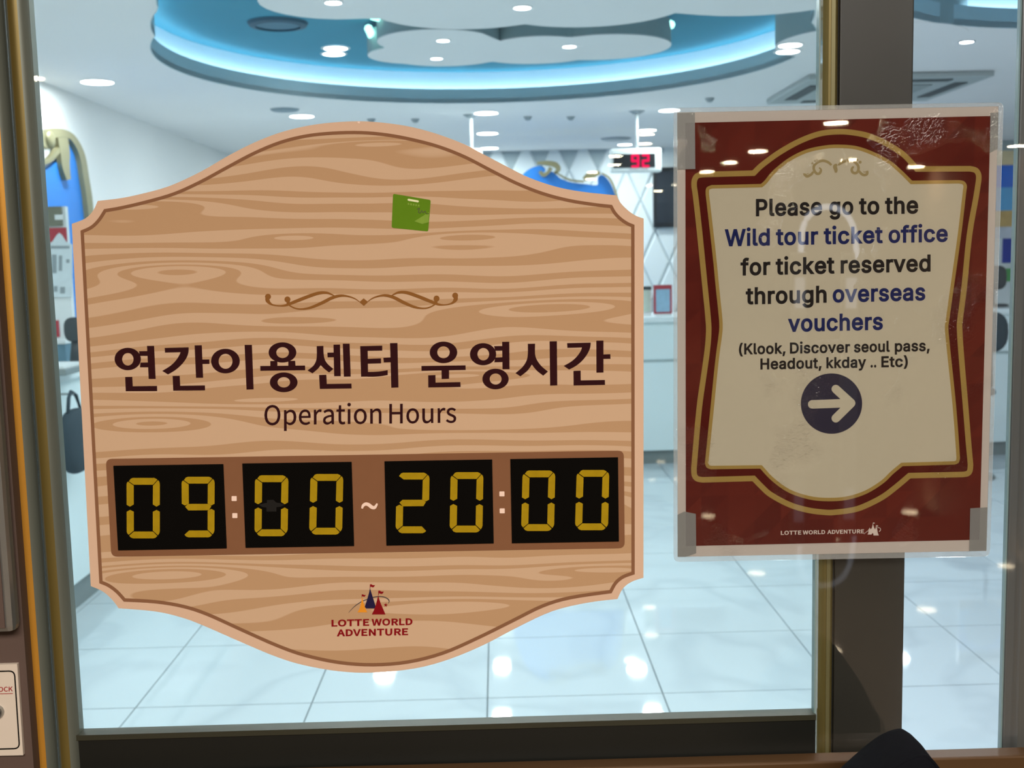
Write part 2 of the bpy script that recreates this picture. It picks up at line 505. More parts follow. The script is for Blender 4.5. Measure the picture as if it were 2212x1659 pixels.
# letter outlines (thousandths of an em), so that the script needs no font file
GLYPH = {
 'P': {
  '(': (273, '92,156 99,106 111,55 128,4 150,-46 177,-96 236,-96 218,-57 202,-19 188,16 177,50 167,83 160,115 155,145 152,176 151,207 152,241 156,276 161,313 169,351 179,390 191,428 204,466 219,503 236,539 177,539 160,510 145,477 132,441 119,403 109,364 101,324 94,283 90,244 89,207'),
  ')': (273, '56,-56 37,-96 97,-96 123,-47 144,3 161,53 174,104 182,156 184,207 183,244 179,283 173,323 164,364 154,403 142,441 128,477 113,510 97,539 37,539 54,503 69,466 82,428 94,390 104,351 112,313 117,276 121,241 122,207 121,177 118,147 113,116 106,85 97,52 86,18 72,-18'),
  ',': (188, '68,71 38,-119 84,-119 137,71'),
  '.': (188, '55,18 63,9 73,1 83,-3 95,-4 107,-3 118,1 128,9 135,18 140,29 141,41 140,53 135,64 128,73 118,81 107,85 95,87 83,85 73,81 63,73 55,64 51,53 50,41 51,29'),
  'D': (502, '60,509 60,0 219,0 268,3 312,14 351,31 384,54 411,83 433,119 449,159 458,205 462,255 458,306 449,351 433,391 412,426 385,455 353,478 315,495 273,505 225,509|288,68 254,60 215,57 125,57 125,452 221,452 258,449 291,441 320,428 344,410 364,388 379,361 390,329 397,294 399,255 397,216 390,181 379,149 363,122 343,99 318,81'),
  'E': (419, '125,57 125,229 355,229 355,286 125,286 125,452 372,452 372,509 60,509 60,0 375,0 375,57'),
  'H': (517, '60,0 125,0 125,232 392,232 392,0 457,0 457,509 392,509 392,289 125,289 125,509 60,509'),
  'K': (467, '60,509 60,0 125,0 125,167 198,245 372,0 449,0 243,289 448,509 364,509 174,303 139,261 124,242 125,509'),
  'P': (445, '60,0 125,0 125,186 235,186 272,188 305,195 332,207 356,223 375,243 390,265 400,291 407,318 409,348 407,377 400,404 390,430 375,452 356,471 332,487 305,499 272,506 235,509 60,509|257,244 233,242 125,242 125,452 232,452 257,451 279,446 297,439 312,428 324,416 333,402 339,385 343,367 344,348 343,328 339,310 333,294 324,279 312,266 297,256 279,248'),
  'W': (686, '16,509 155,0 230,0 318,323 335,395 343,437 351,391 368,323 455,0 530,0 670,509 603,509 510,145 492,62 486,94 462,196 380,509 306,509 211,145 193,61 187,94 163,196 82,509'),
  'a': (389, '48,45 60,29 76,15 94,5 115,-3 137,-7 160,-9 181,-7 199,-4 215,1 229,8 242,16 252,25 272,52 277,52 277,0 337,0 337,251 335,278 330,301 322,320 312,336 300,350 286,360 271,369 255,375 239,379 194,384 173,383 153,380 133,375 114,368 95,358 79,346 64,331 51,313 41,291 100,274 104,283 110,292 118,301 127,309 137,316 149,322 163,327 178,330 196,331 212,330 227,327 240,322 251,315 260,307 267,297 272,285 275,272 276,257 276,255 274,246 271,240 265,235 257,231 247,229 234,227 178,220 125,211 108,206 92,200 78,193 64,184 53,174 43,161 36,146 32,128 30,108 32,84 38,63|102,72 96,82 93,93 92,105 93,118 97,130 103,139 112,147 122,153 134,159 175,168 200,171 231,176 259,182 276,190 276,138 274,122 270,108 263,93 254,80 242,68 228,59 211,51 192,47 170,45 156,46 142,48 130,52 119,57 109,64'),
  'c': (396, '44,116 56,85 72,58 93,35 117,16 144,3 174,-5 207,-8 226,-7 244,-5 261,-1 277,5 292,12 306,21 319,32 331,43 341,56 350,70 357,86 363,102 304,117 292,89 271,66 243,52 207,46 184,49 163,55 145,66 130,80 118,97 108,117 102,139 98,163 96,187 98,212 102,236 108,258 118,278 130,296 145,310 163,321 184,328 207,330 242,325 270,311 290,289 303,262 362,277 356,293 349,308 340,322 330,335 318,346 305,356 291,364 276,371 260,377 243,381 226,384 207,384 174,382 144,374 117,360 93,341 72,318 56,291 44,260 37,225 34,187 37,150'),
  'd': (424, '43,116 55,84 70,57 89,34 111,16 137,3 165,-6 195,-8 217,-7 236,-3 252,4 266,12 277,21 287,31 307,59 313,59 313,0 372,0 372,509 311,509 311,319 306,319 287,346 278,355 267,364 253,373 237,379 218,383 196,384 165,382 137,374 112,361 89,342 70,320 55,293 43,261 36,227 34,189 36,151|109,117 102,139 98,163 96,189 98,215 102,239 108,261 118,281 130,298 145,311 162,322 182,328 205,330 227,328 246,322 263,312 278,299 290,282 300,263 306,241 310,216 312,189 310,162 306,138 299,115 290,95 278,78 263,65 246,55 226,49 205,47 182,49 162,55 145,66 130,80 118,97'),
  'e': (404, '37,150 44,116 56,85 72,58 92,35 117,16 145,3 177,-5 212,-8 237,-7 261,-3 283,4 302,14 320,26 335,39 348,55 358,72 365,91 306,105 300,93 294,82 285,73 276,65 265,58 254,53 241,49 227,47 212,46 190,48 169,53 151,61 135,73 121,88 110,106 102,127 98,151 97,169 371,169 371,194 370,227 365,256 357,282 347,305 334,324 319,341 303,355 285,366 266,374 246,380 226,383 205,384 172,382 142,373 115,359 91,340 71,317 55,290 44,258 36,224 34,187|97,231 102,251 109,270 119,286 131,301 146,313 164,323 183,328 205,330 227,328 246,323 263,314 277,301 288,286 298,269 304,248 308,226 308,221 96,221'),
  'f': (254, '142,0 142,327 228,327 228,379 142,379 142,419 143,435 147,449 154,460 164,468 178,472 195,474 215,472 227,468 243,521 222,527 187,530 169,529 152,525 135,519 120,510 107,499 96,486 87,470 82,452 81,432 81,379 6,379 6,327 81,327 81,0'),
  'g': (425, '59,-84 70,-97 82,-110 97,-122 114,-132 134,-140 156,-146 180,-149 207,-151 237,-149 265,-144 291,-136 314,-124 334,-109 350,-90 363,-67 370,-40 372,-9 372,379 313,379 313,319 308,319 288,346 279,356 267,365 253,373 237,379 218,383 196,384 166,382 138,374 112,361 90,342 71,320 55,293 43,263 36,229 34,191 36,154 43,120 55,90 71,65 90,43 113,27 138,14 165,7 195,5 217,6 236,10 252,16 266,23 277,32 287,41 306,68 311,68 311,-6 308,-34 298,-58 282,-75 261,-87 236,-95 207,-97 187,-96 169,-93 154,-88 142,-82 131,-74 122,-66 101,-41 51,-69|109,123 102,144 98,167 96,193 98,218 102,241 109,262 118,282 130,298 145,312 163,322 182,328 205,330 227,328 247,322 264,312 279,299 291,283 300,264 307,242 311,219 312,193 311,166 307,142 300,121 290,103 278,87 264,75 246,66 227,61 205,59 183,61 163,66 145,76 131,88 118,104'),
  'h': (410, '53,509 53,0 114,0 114,227 115,248 119,266 126,283 136,297 147,308 161,317 176,324 192,328 210,329 235,326 256,318 273,304 286,286 293,263 296,235 296,0 357,0 357,240 355,271 350,298 341,321 328,340 313,356 295,369 275,377 252,383 227,384 200,382 175,374 152,362 132,344 116,319 114,314 114,509'),
  'i': (167, '41,483 43,472 47,463 54,455 63,448 73,444 84,443 95,444 105,448 114,455 121,463 125,472 126,483 125,494 121,504 114,512 105,518 95,522 84,524 73,522 63,518 54,512 47,504 43,494|53,379 53,0 114,0 114,379'),
  'k': (381, '114,212 114,509 53,509 53,0 114,0 114,141 154,178 294,0 372,0 201,216 360,379 284,379 121,212'),
  'l': (189, '53,84 55,59 62,37 74,20 91,8 112,0 139,-2 162,-1 181,3 170,54 160,53 146,52 135,53 126,57 120,62 117,71 114,83 114,509 53,509'),
  'o': (415, '44,116 56,85 72,58 93,35 117,16 144,3 174,-5 207,-8 241,-5 271,3 299,16 323,35 343,58 359,85 371,116 379,150 381,187 379,225 371,260 359,291 343,318 323,341 299,360 271,374 241,382 207,384 174,382 144,374 117,360 93,341 72,318 56,291 44,260 37,225 34,187 37,150|108,117 102,139 98,163 96,187 98,212 102,236 108,258 118,278 130,296 145,310 163,321 184,328 207,330 231,328 252,321 270,310 285,296 298,278 307,258 314,236 318,212 319,187 318,163 314,139 307,117 298,97 285,80 270,66 252,55 231,49 207,46 184,49 163,55 145,66 130,80 118,97'),
  'p': (424, '112,319 112,379 53,379 53,-143 114,-143 114,59 118,59 138,31 147,21 159,12 173,4 189,-3 208,-7 229,-8 260,-6 288,3 313,16 336,34 355,57 370,84 381,116 388,151 390,189 388,227 381,261 370,293 354,320 335,342 313,361 287,374 259,382 229,384 207,383 188,379 171,373 158,364 147,355 137,346 118,319|114,162 113,189 114,216 118,241 125,263 134,282 147,299 161,312 178,322 198,328 220,330 243,328 262,322 280,311 295,298 307,281 316,261 323,239 327,215 328,189 327,163 323,139 316,117 306,97 294,80 279,66 262,55 242,49 220,47 198,49 179,55 162,65 147,78 135,95 125,115 118,138'),
  'r': (259, '114,0 114,237 115,254 119,269 126,284 135,296 146,306 159,315 174,321 190,324 207,326 230,324 243,322 243,384 229,384 213,385 191,383 171,377 152,367 137,354 124,339 115,321 112,321 112,379 53,379 53,0'),
  's': (365, '62,38 76,24 93,12 112,3 133,-3 157,-7 182,-8 210,-7 236,-2 260,6 281,18 298,31 312,47 323,65 329,85 331,107 328,131 320,153 306,171 287,187 261,200 229,209 172,223 152,229 136,235 124,243 115,253 110,264 109,277 111,292 119,305 131,317 147,326 166,331 187,333 210,331 228,325 243,316 254,304 262,291 268,277 324,290 318,308 309,324 299,339 286,352 271,363 254,372 234,379 212,383 187,384 161,383 137,378 115,370 95,360 79,347 65,332 55,314 49,295 47,274 50,249 58,227 72,208 92,192 118,180 149,170 212,155 229,150 243,144 254,136 262,126 266,115 268,103 265,88 258,74 244,62 227,53 206,47 181,45 160,47 141,52 124,60 111,72 101,87 94,107 36,94 41,73 50,54'),
  't': (227, '68,64 77,41 92,21 113,7 138,-1 168,-4 192,-3 213,2 202,54 185,51 170,50 156,51 144,55 136,61 130,70 127,83 126,98 126,327 204,327 204,379 126,379 126,471 65,471 65,379 6,379 6,327 65,327 65,93'),
  'u': (410, '53,379 53,139 54,109 60,82 69,59 82,39 97,23 115,11 135,2 158,-3 182,-5 209,-3 234,5 257,17 277,35 294,60 298,70 298,0 357,0 357,379 296,379 296,153 295,132 290,113 283,97 274,83 263,71 249,62 234,55 218,51 200,50 175,53 154,61 137,75 124,94 116,117 114,144 114,379'),
  'v': (389, '187,87 165,155 84,379 17,379 163,0 226,0 371,379 305,379 224,155 203,87 195,59'),
  'y': (389, '61,-86 47,-139 65,-143 91,-145 109,-144 125,-141 139,-136 153,-128 165,-119 177,-107 187,-93 196,-77 204,-58 371,379 305,379 224,155 202,87 195,60 187,87 165,155 84,379 17,379 163,-1 151,-36 145,-51 138,-64 130,-74 122,-81 113,-86 104,-89 94,-90 83,-89 71,-87'),
 },
 'O': {
  'A': (213, '1,0 34,0 59,78 153,78 177,0 211,0 124,257 88,257|105,230 132,144 145,104 67,104'),
  'C': (223, '20,128 26,82 41,45 65,18 96,1 132,-5 151,-3 168,2 184,9 198,19 211,32 193,53 183,43 172,35 160,29 147,25 133,24 106,29 84,42 68,64 57,93 54,129 57,165 68,193 85,215 107,228 134,233 147,232 159,228 169,223 178,217 187,209 204,230 195,239 182,248 168,255 152,260 134,261 97,255 66,238 42,211 26,174'),
  'D': (241, '35,257 35,0 101,0 143,6 176,22 200,49 215,85 220,129 215,174 200,209 176,235 142,251 99,257|68,27 68,230 97,230 129,226 155,214 173,193 183,165 187,129 183,94 173,65 155,44 129,31 97,27'),
  'E': (206, '68,28 68,121 165,121 165,149 68,149 68,229 183,229 183,257 35,257 35,0 187,0 187,28'),
  'H': (255, '35,0 68,0 68,121 187,121 187,0 220,0 220,257 187,257 187,149 68,149 68,257 35,257'),
  'K': (226, '35,0 68,0 68,81 112,134 189,0 225,0 132,159 213,257 176,257 68,128 68,257 35,257'),
  'L': (190, '35,257 35,0 180,0 180,28 68,28 68,257'),
  'N': (253, '66,0 66,135 62,215 91,162 185,0 218,0 218,257 187,257 187,123 192,42 190,42 162,95 68,257 35,257 35,0'),
  'O': (260, '20,129 26,84 40,47 63,19 94,1 130,-5 166,1 196,19 219,47 234,84 239,129 234,175 219,211 196,238 166,255 130,261 94,255 63,238 40,211 26,175|57,94 54,129 57,165 67,193 83,215 104,228 130,233 156,228 177,215 193,193 203,165 206,129 203,94 193,64 177,42 156,29 130,24 104,29 83,42 67,64'),
  'R': (222, '111,135 68,135 68,230 111,230 133,229 150,224 163,215 170,203 173,185 170,167 163,153 150,143 133,137|35,0 68,0 68,109 114,109 176,0 213,0 147,112 167,119 183,130 195,144 203,163 205,185 201,213 189,233 170,247 145,254 116,257 35,257'),
  'T': (210, '11,257 11,229 89,229 89,0 121,0 121,229 199,229 199,257'),
  'U': (252, '67,105 67,257 34,257 34,106 39,63 52,31 71,11 97,-1 126,-5 156,-1 181,11 201,31 214,63 218,106 218,257 187,257 187,105 184,73 176,50 163,35 146,26 126,24 107,26 91,35 78,50 70,73'),
  'V': (201, '34,257 0,257 82,0 120,0 201,257 168,257 102,33'),
  'W': (307, '42,257 9,257 63,0 102,0 140,155 153,213 167,155 206,0 245,0 298,257 267,257 239,117 225,34 223,34 205,117 169,257 140,257 104,117 86,34'),
  'a': (197, '23,31 31,16 43,5 58,-2 76,-5 90,-3 103,1 116,7 128,14 139,23 143,0 169,0 169,117 167,143 159,165 147,181 128,191 103,195 85,194 69,190 54,184 40,177 29,170 41,148 61,160 73,164 85,167 98,168 114,166 125,159 132,148 136,135 137,120 94,114 61,103 38,90 25,72 21,49|53,40 51,51 54,65 63,77 79,86 104,94 137,99 137,46 126,37 116,30 106,25 96,22 85,21 74,22 65,26 58,31'),
  'e': (194, '23,60 36,33 55,12 80,0 109,-5 124,-4 137,-1 150,3 172,15 160,36 152,31 143,27 133,24 123,22 113,21 93,24 76,33 62,47 54,65 50,88 178,88 179,106 176,136 167,161 151,179 130,191 103,195 78,191 55,178 36,157 23,129 18,95|49,110 54,131 62,147 74,160 88,167 104,169 120,167 133,160 143,148 149,131 151,110'),
  'i': (96, '28,258 27,251 28,244 31,238 35,233 41,230 48,229 55,230 61,233 66,238 69,244 70,251 69,258 66,263 61,268 55,270 48,271 41,270 35,268 31,263|32,190 32,0 64,0 64,190'),
  'n': (214, '64,0 64,138 85,157 95,162 105,166 116,167 130,165 140,159 147,150 151,135 152,116 152,0 184,0 184,120 182,147 175,168 164,183 147,192 126,195 111,193 98,189 85,182 73,173 62,162 58,190 32,190 32,0'),
  'o': (212, '18,95 23,60 36,33 55,12 79,0 106,-5 133,0 157,12 176,33 189,60 194,95 189,130 176,158 157,178 133,191 106,195 79,191 55,178 36,158 23,130|54,71 51,95 54,119 61,140 73,155 88,165 106,168 124,165 140,155 151,140 159,119 161,95 159,71 151,50 140,35 124,25 106,22 88,25 73,35 61,50'),
  'p': (217, '62,168 58,190 32,190 32,-80 64,-80 64,-16 63,18 74,10 84,4 95,-1 105,-4 116,-5 141,0 164,13 182,34 194,62 199,98 195,131 186,158 171,178 150,191 123,195 110,194 97,190 85,184 73,176|64,42 64,142 75,151 86,159 96,164 105,167 115,168 134,165 148,155 158,141 164,121 165,98 163,72 155,51 143,35 128,26 111,22 103,23 94,25 84,29 74,34'),
  'r': (136, '62,155 58,190 32,190 32,0 64,0 64,122 73,139 82,152 92,160 102,165 112,166 131,163 137,191 116,195 104,193 92,188 81,180 71,169'),
  's': (164, '23,13 36,6 51,0 66,-3 82,-5 106,-2 126,6 140,19 148,34 151,52 148,71 139,85 125,95 110,103 93,110 81,114 69,120 60,126 54,133 52,143 54,151 58,159 65,165 75,169 88,170 97,169 106,167 115,163 123,159 131,153 146,173 137,180 126,186 114,191 101,194 87,195 64,192 46,185 33,173 25,158 22,141 25,124 34,111 46,100 61,92 90,81 101,76 111,69 118,60 120,50 119,41 115,32 107,26 97,22 83,20 70,21 58,24 47,29 37,35 27,43 11,22'),
  't': (132, '9,188 9,164 38,164 38,59 40,38 45,20 55,7 71,-2 92,-5 113,-2 127,2 121,27 99,21 88,23 79,28 74,35 71,45 70,58 70,164 121,164 121,190 70,190 70,244 43,244 40,190'),
  'u': (213, '29,190 29,70 32,43 38,23 50,8 66,-2 88,-5 103,-3 116,2 128,9 140,18 151,30 154,0 181,0 181,190 149,190 149,55 138,43 128,34 119,28 108,24 97,23 84,25 74,31 67,41 63,55 62,74 62,190'),
 },
}

def text_sheet(name, body, xl, xr, bl, br, cap, m, parent, Y, bold=0.0, font='O'):
    """lettering between photo columns xl..xr on the baseline bl..br, capital height cap (pixels)"""
    def build(b):
        V, Fc = [], []
        x = 0
        for ch in b:
            adv, data = GLYPH[font][ch]
            loops = [[((float(p.split(',')[0])+x)/1000, float(p.split(',')[1])/1000) for p in loop.split(' ')] for loop in data.split('|')]
            if ch == 'i' and bold > 0:      # keep the dot clear of the stem
                top = max(loops, key=lambda l: min(p[1] for p in l))
                loops = [[(p[0], p[1]+bold*1.3) for p in l] if l is top else l for l in loops]
            flat = [p for l in loops for p in l]
            n = len(V)
            V += [Vector((p[0], p[1], 0)) for p in flat]
            st = n
            for grp in ([[l] for l in loops] if ch == 'i' else [loops]):      # the dot of an i is a shape of its own
                Fc += [tuple(st+i for i in t) for t in tessellate_polygon([[Vector((p[0], p[1], 0)) for p in l] for l in grp])]
                st += sum(len(l) for l in grp)
            if bold > 0:      # a rim around the strokes makes the bolder weight
                st = n
                for l in loops:
                    k_ = len(l)
                    o_ = offset(l, bold)
                    m_ = len(V)
                    V += [Vector((p[0], p[1], 0)) for p in o_]
                    Fc += [(st+i, st+(i+1) % k_, m_+(i+1) % k_, m_+i) for i in range(k_)]
                    st += k_
            x += adv + bold*1000
        return V, Fc
    hv, _ = build('H')
    h = max(v.y for v in hv)
    V, Fc = build(body)
    x0, x1 = min(v.x for v in V), max(v.x for v in V)
    out = []
    for v in V:
        u = (v.x-x0)/(x1-x0)
        q = P(xl+u*(xr-xl), bl+u*(br-bl) - v.y/h*cap, Y)
        out.append((q.x, Y, q.z))
    return mesh_obj(name, out, Fc, m, parent)

# ------------------------------------------------------------------ the room inside: shell
H = 2.55          # ceiling height
YB = 11.2         # back wall
XL, XR = -2.55, 6.0
struct(box('floor', XL-0.1, XR+0.1, 1.12, YB+0.1, -0.12, -0.012, M['grout']))
floor = bpy.data.objects['floor']
tv, tf = box_vf(-0.2975, 0.2975, -0.2975, 0.2975, -0.012, 0.0)
tme = bpy.data.meshes.new('floor_tile')
tme.from_pydata(tv, [], tf)
tme.materials.append(M['tile'])
x_joint = PZ(1053, 1520, 0).x
y_joint = PZ(1120, 1506, 0).y
for i in range(-5, 10):
    for j in range(-4, 13):
        cx, cy = x_joint + 0.6*i + 0.3, y_joint + 0.6*j + 0.3
        if cx < XL+0.25 or cx > XR-0.25 or cy < 1.4 or cy > YB-0.25: continue
        o = bpy.data.objects.new('floor_tile', tme)
        o.location = (cx, cy, 0)
        link(o, floor)
# ceiling with two round coves
def union_outline(circles, c, n=120):
    out = []
    for i in range(n):
        a = 2*math.pi*i/n
        dx, dy = math.cos(a), math.sin(a)
        best = 0
        for x, y, r in circles:
            ex, ey = x-c[0], y-c[1]
            b = ex*dx+ey*dy
            q = b*b - (ex*ex+ey*ey-r*r)
            if q > 0: best = max(best, b+math.sqrt(q))
        out.append((c[0]+dx*best, c[1]+dy*best))
    return out
C1 = union_outline([(-0.03, 6.04, 1.69), (-0.02, 5.0, 1.37), (-0.03, 5.5, 1.53)], (-.03, 5.5), 144)
C2 = union_outline([(2.75, 4.35, 1.20)], (2.75, 4.35), 96)
v, f = plan_vf([[(XL, 1.12), (XR, 1.12), (XR, YB), (XL, YB)], C1, C2], H, H+0.03)
ceiling = struct(fix(mesh_obj('ceiling', v, f, M['ceiling'])))
def ring_sweep(name, outline, prof, m, parent):
    """sweep a closed profile [(outward offset, z)...] along a closed plan outline"""
    rows = [offset(outline, o) for o, z in prof]
    n, k = len(outline), len(prof)
    V = [(rows[t][i][0], rows[t][i][1], prof[t][1]) for i in range(n) for t in range(k)]
    Fc = [(i*k+t, ((i+1) % n)*k+t, ((i+1) % n)*k+(t+1) % k, i*k+(t+1) % k) for i in range(n) for t in range(k)]
    return fix(mesh_obj(name, V, Fc, m, parent))
for c in (C1, C2):
    ring_sweep('cove_lip', c, [(0, H-0.001), (0, H+0.094), (0.005, H+0.094), (0.005, H+0.050), (0.059, H+0.050), (0.059, H+0.046), (0.004, H+0.046), (0.004, H-0.001)], M['lip'], ceiling)
    ring_sweep('cove_wall', c, [(0.06, H+0.03), (0.06, H+0.225), (0.08, H+0.225), (0.08, H+0.03)], M['covewhite'], ceiling)
    ring_sweep('led_strip', c, [(0.014, H+0.052), (0.014, H+0.066), (0.036, H+0.066), (0.036, H+0.052)], M['led'], ceiling)
    v, f = plan_vf([offset(c, 0.08)], H+0.215, H+0.24)
    fix(mesh_obj('cove_ceiling', v, f, M['blue'], ceiling))
# walls
struct(box('wall_left', XL-0.1, XL, 1.12, YB, 0, H, M['wall']))
struct(box('wall_right', XR, XR+0.1, 1.12, YB, 0, H, M['wall']))
wb = struct(box('wall_back', XL-0.1, XR+0.1, YB, YB+0.1, 0, H, M['groove']))
# padded diamonds on the back wall
dw, dh = 0.285, 0.62
hw, hh = dw/2-0.006, dh/2-0.013
dv = [(-hw,0,0),(0,0,-hh),(hw,0,0),(0,0,hh)]
iw, ih = hw*0.86, hh*0.86
dv += [(-iw,-0.016,0),(0,-0.016,-ih),(iw,-0.016,0),(0,-0.016,ih)]
df = [(4,5,6,7),(0,1,5,4),(1,2,6,5),(2,3,7,6),(3,0,4,7)]
dme = bpy.data.meshes.new('diamond_panel')
dme.from_pydata(dv, [], df)
dme.materials.append(M['diamond'])
nd = 0
xd0 = P(1385, 500, YB).x
zd0 = P(1385, 500, YB).z
for i in range(-16, 18):
    for j in range(-5, 5):
        cx = xd0 + i*dw/2
        if (i + j) % 2: continue
        cz = zd0 - dh/2 + j*dh/2 + dh/2
        if cx < XL+0.15 or cx > XR-1.2 or cz < 0.9 or cz > H-0.05: continue
        sc = 1.0
        o = bpy.data.objects.new('diamond_panel', dme)
        o.location = (cx, YB-0.001, cz)
        link(o, wb)
        nd += 1

# scalloped discs at ceiling level between the coves
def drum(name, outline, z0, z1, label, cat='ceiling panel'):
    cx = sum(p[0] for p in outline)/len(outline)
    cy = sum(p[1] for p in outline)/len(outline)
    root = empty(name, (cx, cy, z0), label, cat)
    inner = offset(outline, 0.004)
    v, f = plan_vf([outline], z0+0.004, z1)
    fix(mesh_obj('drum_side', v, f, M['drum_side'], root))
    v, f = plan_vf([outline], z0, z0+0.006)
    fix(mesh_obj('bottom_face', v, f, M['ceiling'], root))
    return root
dB = drum('lobed_ceiling_panel', union_outline([(-.62,4.68,.32),(-.1,4.85,.41),(.42,4.85,.42),(1.12,4.6,.5),(.3,4.3,.8)], (.3, 4.5)), H-.006, 2.70,
     'large white lobed panel nearest the glass, hanging in the blue cove')
dC = drum('lobed_ceiling_panel', union_outline([(-.40,6.20,.27),(-.25,6.24,.32),(.25,6.20,.345),(.60,6.1,.36),(-.28,5.83,.30),(.25,6.0,.25)], (.1, 6.02)), 2.60, 2.72,
     'smaller white lobed panel at the far side of the blue cove')
dD = drum('round_ceiling_drum', ell(1.93, 5.80, .47, .47, 60), H-0.002, H+0.214, 'round white drum panel joining the two blue coves')
for nm, px0, py0, px1, py1, z, lab in (
        ('neon_strip', 805, 34, 835, 44, 2.70, 'short aqua neon strip glowing at the notch of the large lobed panel'),
        ('neon_strip', 796, 62, 806, 86, 2.69, 'short aqua neon strip glowing beside the smaller lobed panel'),
        ('neon_strip', 1420, 42, 1450, 54, 2.70, 'short aqua neon strip glowing at the far right notch of the lobed panels')):
    a, b = PZ(px0, py0, z), PZ(px1, py1, z)
    v, f = tube_vf([a, a.lerp(b, .5) + Vector((0, 0, .004)), b], 0.022, 8)
    tag(mesh_obj(nm, v, f, M['ledgreen'], None, True, loc=a), lab, 'neon strip', 'aqua neon strips above the lobed panels')

# ------------------------------------------------------------------ downlights
def downlight(px, py, wpx, z, label, m=None, group='round ceiling downlights', power=None, trim=True):
    c = PZ(px, py, z)
    r = wpx/F*c.y
    root = empty('downlight', c, label, 'downlight', group)
    if trim:
        lathe('trim_ring', [(r*1.0, z-0.004), (r*1.0, z-0.0005), (r*1.28, z-0.0005), (r*1.22, z-0.004)], c.x, c.y, M['trimgrey'] if trim == 2 else M['ceiling'], root, 28)
    v, f = plan_vf([ell(c.x, c.y, r, r, 28)], z-0.0035, z-0.001)
    fix(mesh_obj('diffuser', v, f, m or M['lamp'], root))
    return root
DL = [(210,177,33,H,'bright downlight in the plain ceiling between frame and blue cove'),
      (652,251,25,H,'downlight in the ceiling just above the left slope of the wood sign'),
      (1050,244,25,H,'downlight above the right shoulder of the wood sign, uppermost of three in a row'),
      (1053,288,22,H,'downlight above the right shoulder of the wood sign, middle of three in a row'),
      (1057,320,19,H,'downlight above the right shoulder of the wood sign, lowest of three in a row'),
      (1398,281,19,H,'downlight beside the hanging rod of the number display'),
      (1350,312,15,H,'small downlight just above the number display'),
      (1446,238,22,H,'downlight beside the top corner of the laminated notice'),
      (798,322,19,H,'downlight over the far end of the room behind the crest of the wood sign'),
      (725,104,24,2.762,'upper lamp of the bright pair in the blue cove ceiling'),
      (721,116,22,2.762,'lower lamp of the bright pair in the blue cove ceiling'),
      (1707,97,24,H-0.002,'upper lamp of the bright pair on the round drum panel'),
      (1702,111,24,H-0.002,'lower lamp of the bright pair at the edge of the round drum panel'),
      (957,87,13,2.60,'downlight in the smaller lobed panel, nearer of its two left lamps'),
      (943,126,12,2.60,'downlight in the smaller lobed panel, farther of its two left lamps'),
      (1230,100,14,2.60,'downlight in the right lobe of the smaller lobed panel'),
      (720,5,17,H-.006,'downlight in the left lobe of the large lobed panel'),
      (1128,16,18,H-.006,'downlight in the middle lobe of the large lobed panel')]
for a in DL:
    downlight(*a)
downlight(2088, 90, 14, H, 'recessed downlight with a dark ring beyond the side pane', trim=2)
# real light from the lamps near the cove
for px, py, z in ((1053,288,H-.02),(1057,320,H-.02),(210,177,H-.02),(652,251,H-.02),(1050,244,H-.02),(1398,281,H-.02),(1446,238,H-.02),(2088,90,H-.02),(957,87,2.57),(1230,100,2.57),(1128,16,2.53),(720,5,2.53)):
    c = PZ(px, py, z)
    area_light('downlight_light', c, 0.16, 0.16, 10, COOL, shape='DISK')
# round speaker in cove, dark small sensors
c = PZ(600, 50, 2.763)
root = empty('ceiling_speaker', c, 'round dark-rimmed speaker grille in the blue cove ceiling', 'speaker')
lathe('rim', [(.118, 2.742), (.118, 2.764), (.160, 2.764), (.150, 2.748)], c.x, c.y, mat('speaker_rim', (58, 92, 112), 0.6), root, 40)
v, f = plan_vf([ell(c.x, c.y, .119, .119, 40)], 2.752, 2.762)
fix(mesh_obj('grille', v, f, mat('speaker_grille', (92, 130, 150), 0.7, vary=0.3, scale=300), root))
c = PZ(615, 236, H)
lathe('ceiling_vent', [(0.001, H-.012), (.085, H-.012), (.10, H-.001), (0.001, H-.001)], c.x, c.y, mat('vent_grey', (140, 156, 166), 0.6), None, 32)
tag(bpy.data.objects['ceiling_vent'], 'round grey ceiling vent beside the downlight above the sign', 'vent')
c = PZ(1330, 299, H)
o = lathe('ceiling_vent', [(0.001, H-.014), (.12, H-.014), (.14, H-.001), (0.001, H-.001)], c.x, c.y, M['trimgrey'], None, 32)
tag(o, 'round grey ceiling vent above the number display', 'vent')
for k, (px, py, lab) in enumerate(((802, 257, 'tiny ceiling sprinkler above the crest of the wood sign'), (897, 257, 'tiny ceiling sprinkler between the sign crest and the hanging rod'),
                  (1140, 252, 'tiny ceiling sprinkler left of the two hanging rods gap'), (1233, 252, 'tiny ceiling sprinkler midway between the two hanging rods'), (1533, 212, 'tiny ceiling sprinkler above the top edge of the notice'))):
    c = PZ(px, py, H)
    o = lathe('sprinkler', [(0.002, H-.03), (.018, H-.026), (.03, H-.008), (.034, H-.001), (0.002, H-.001)], c.x, c.y, M['trimgrey'], None, 16)
    tag(o, lab, 'sprinkler', 'ceiling sprinklers')
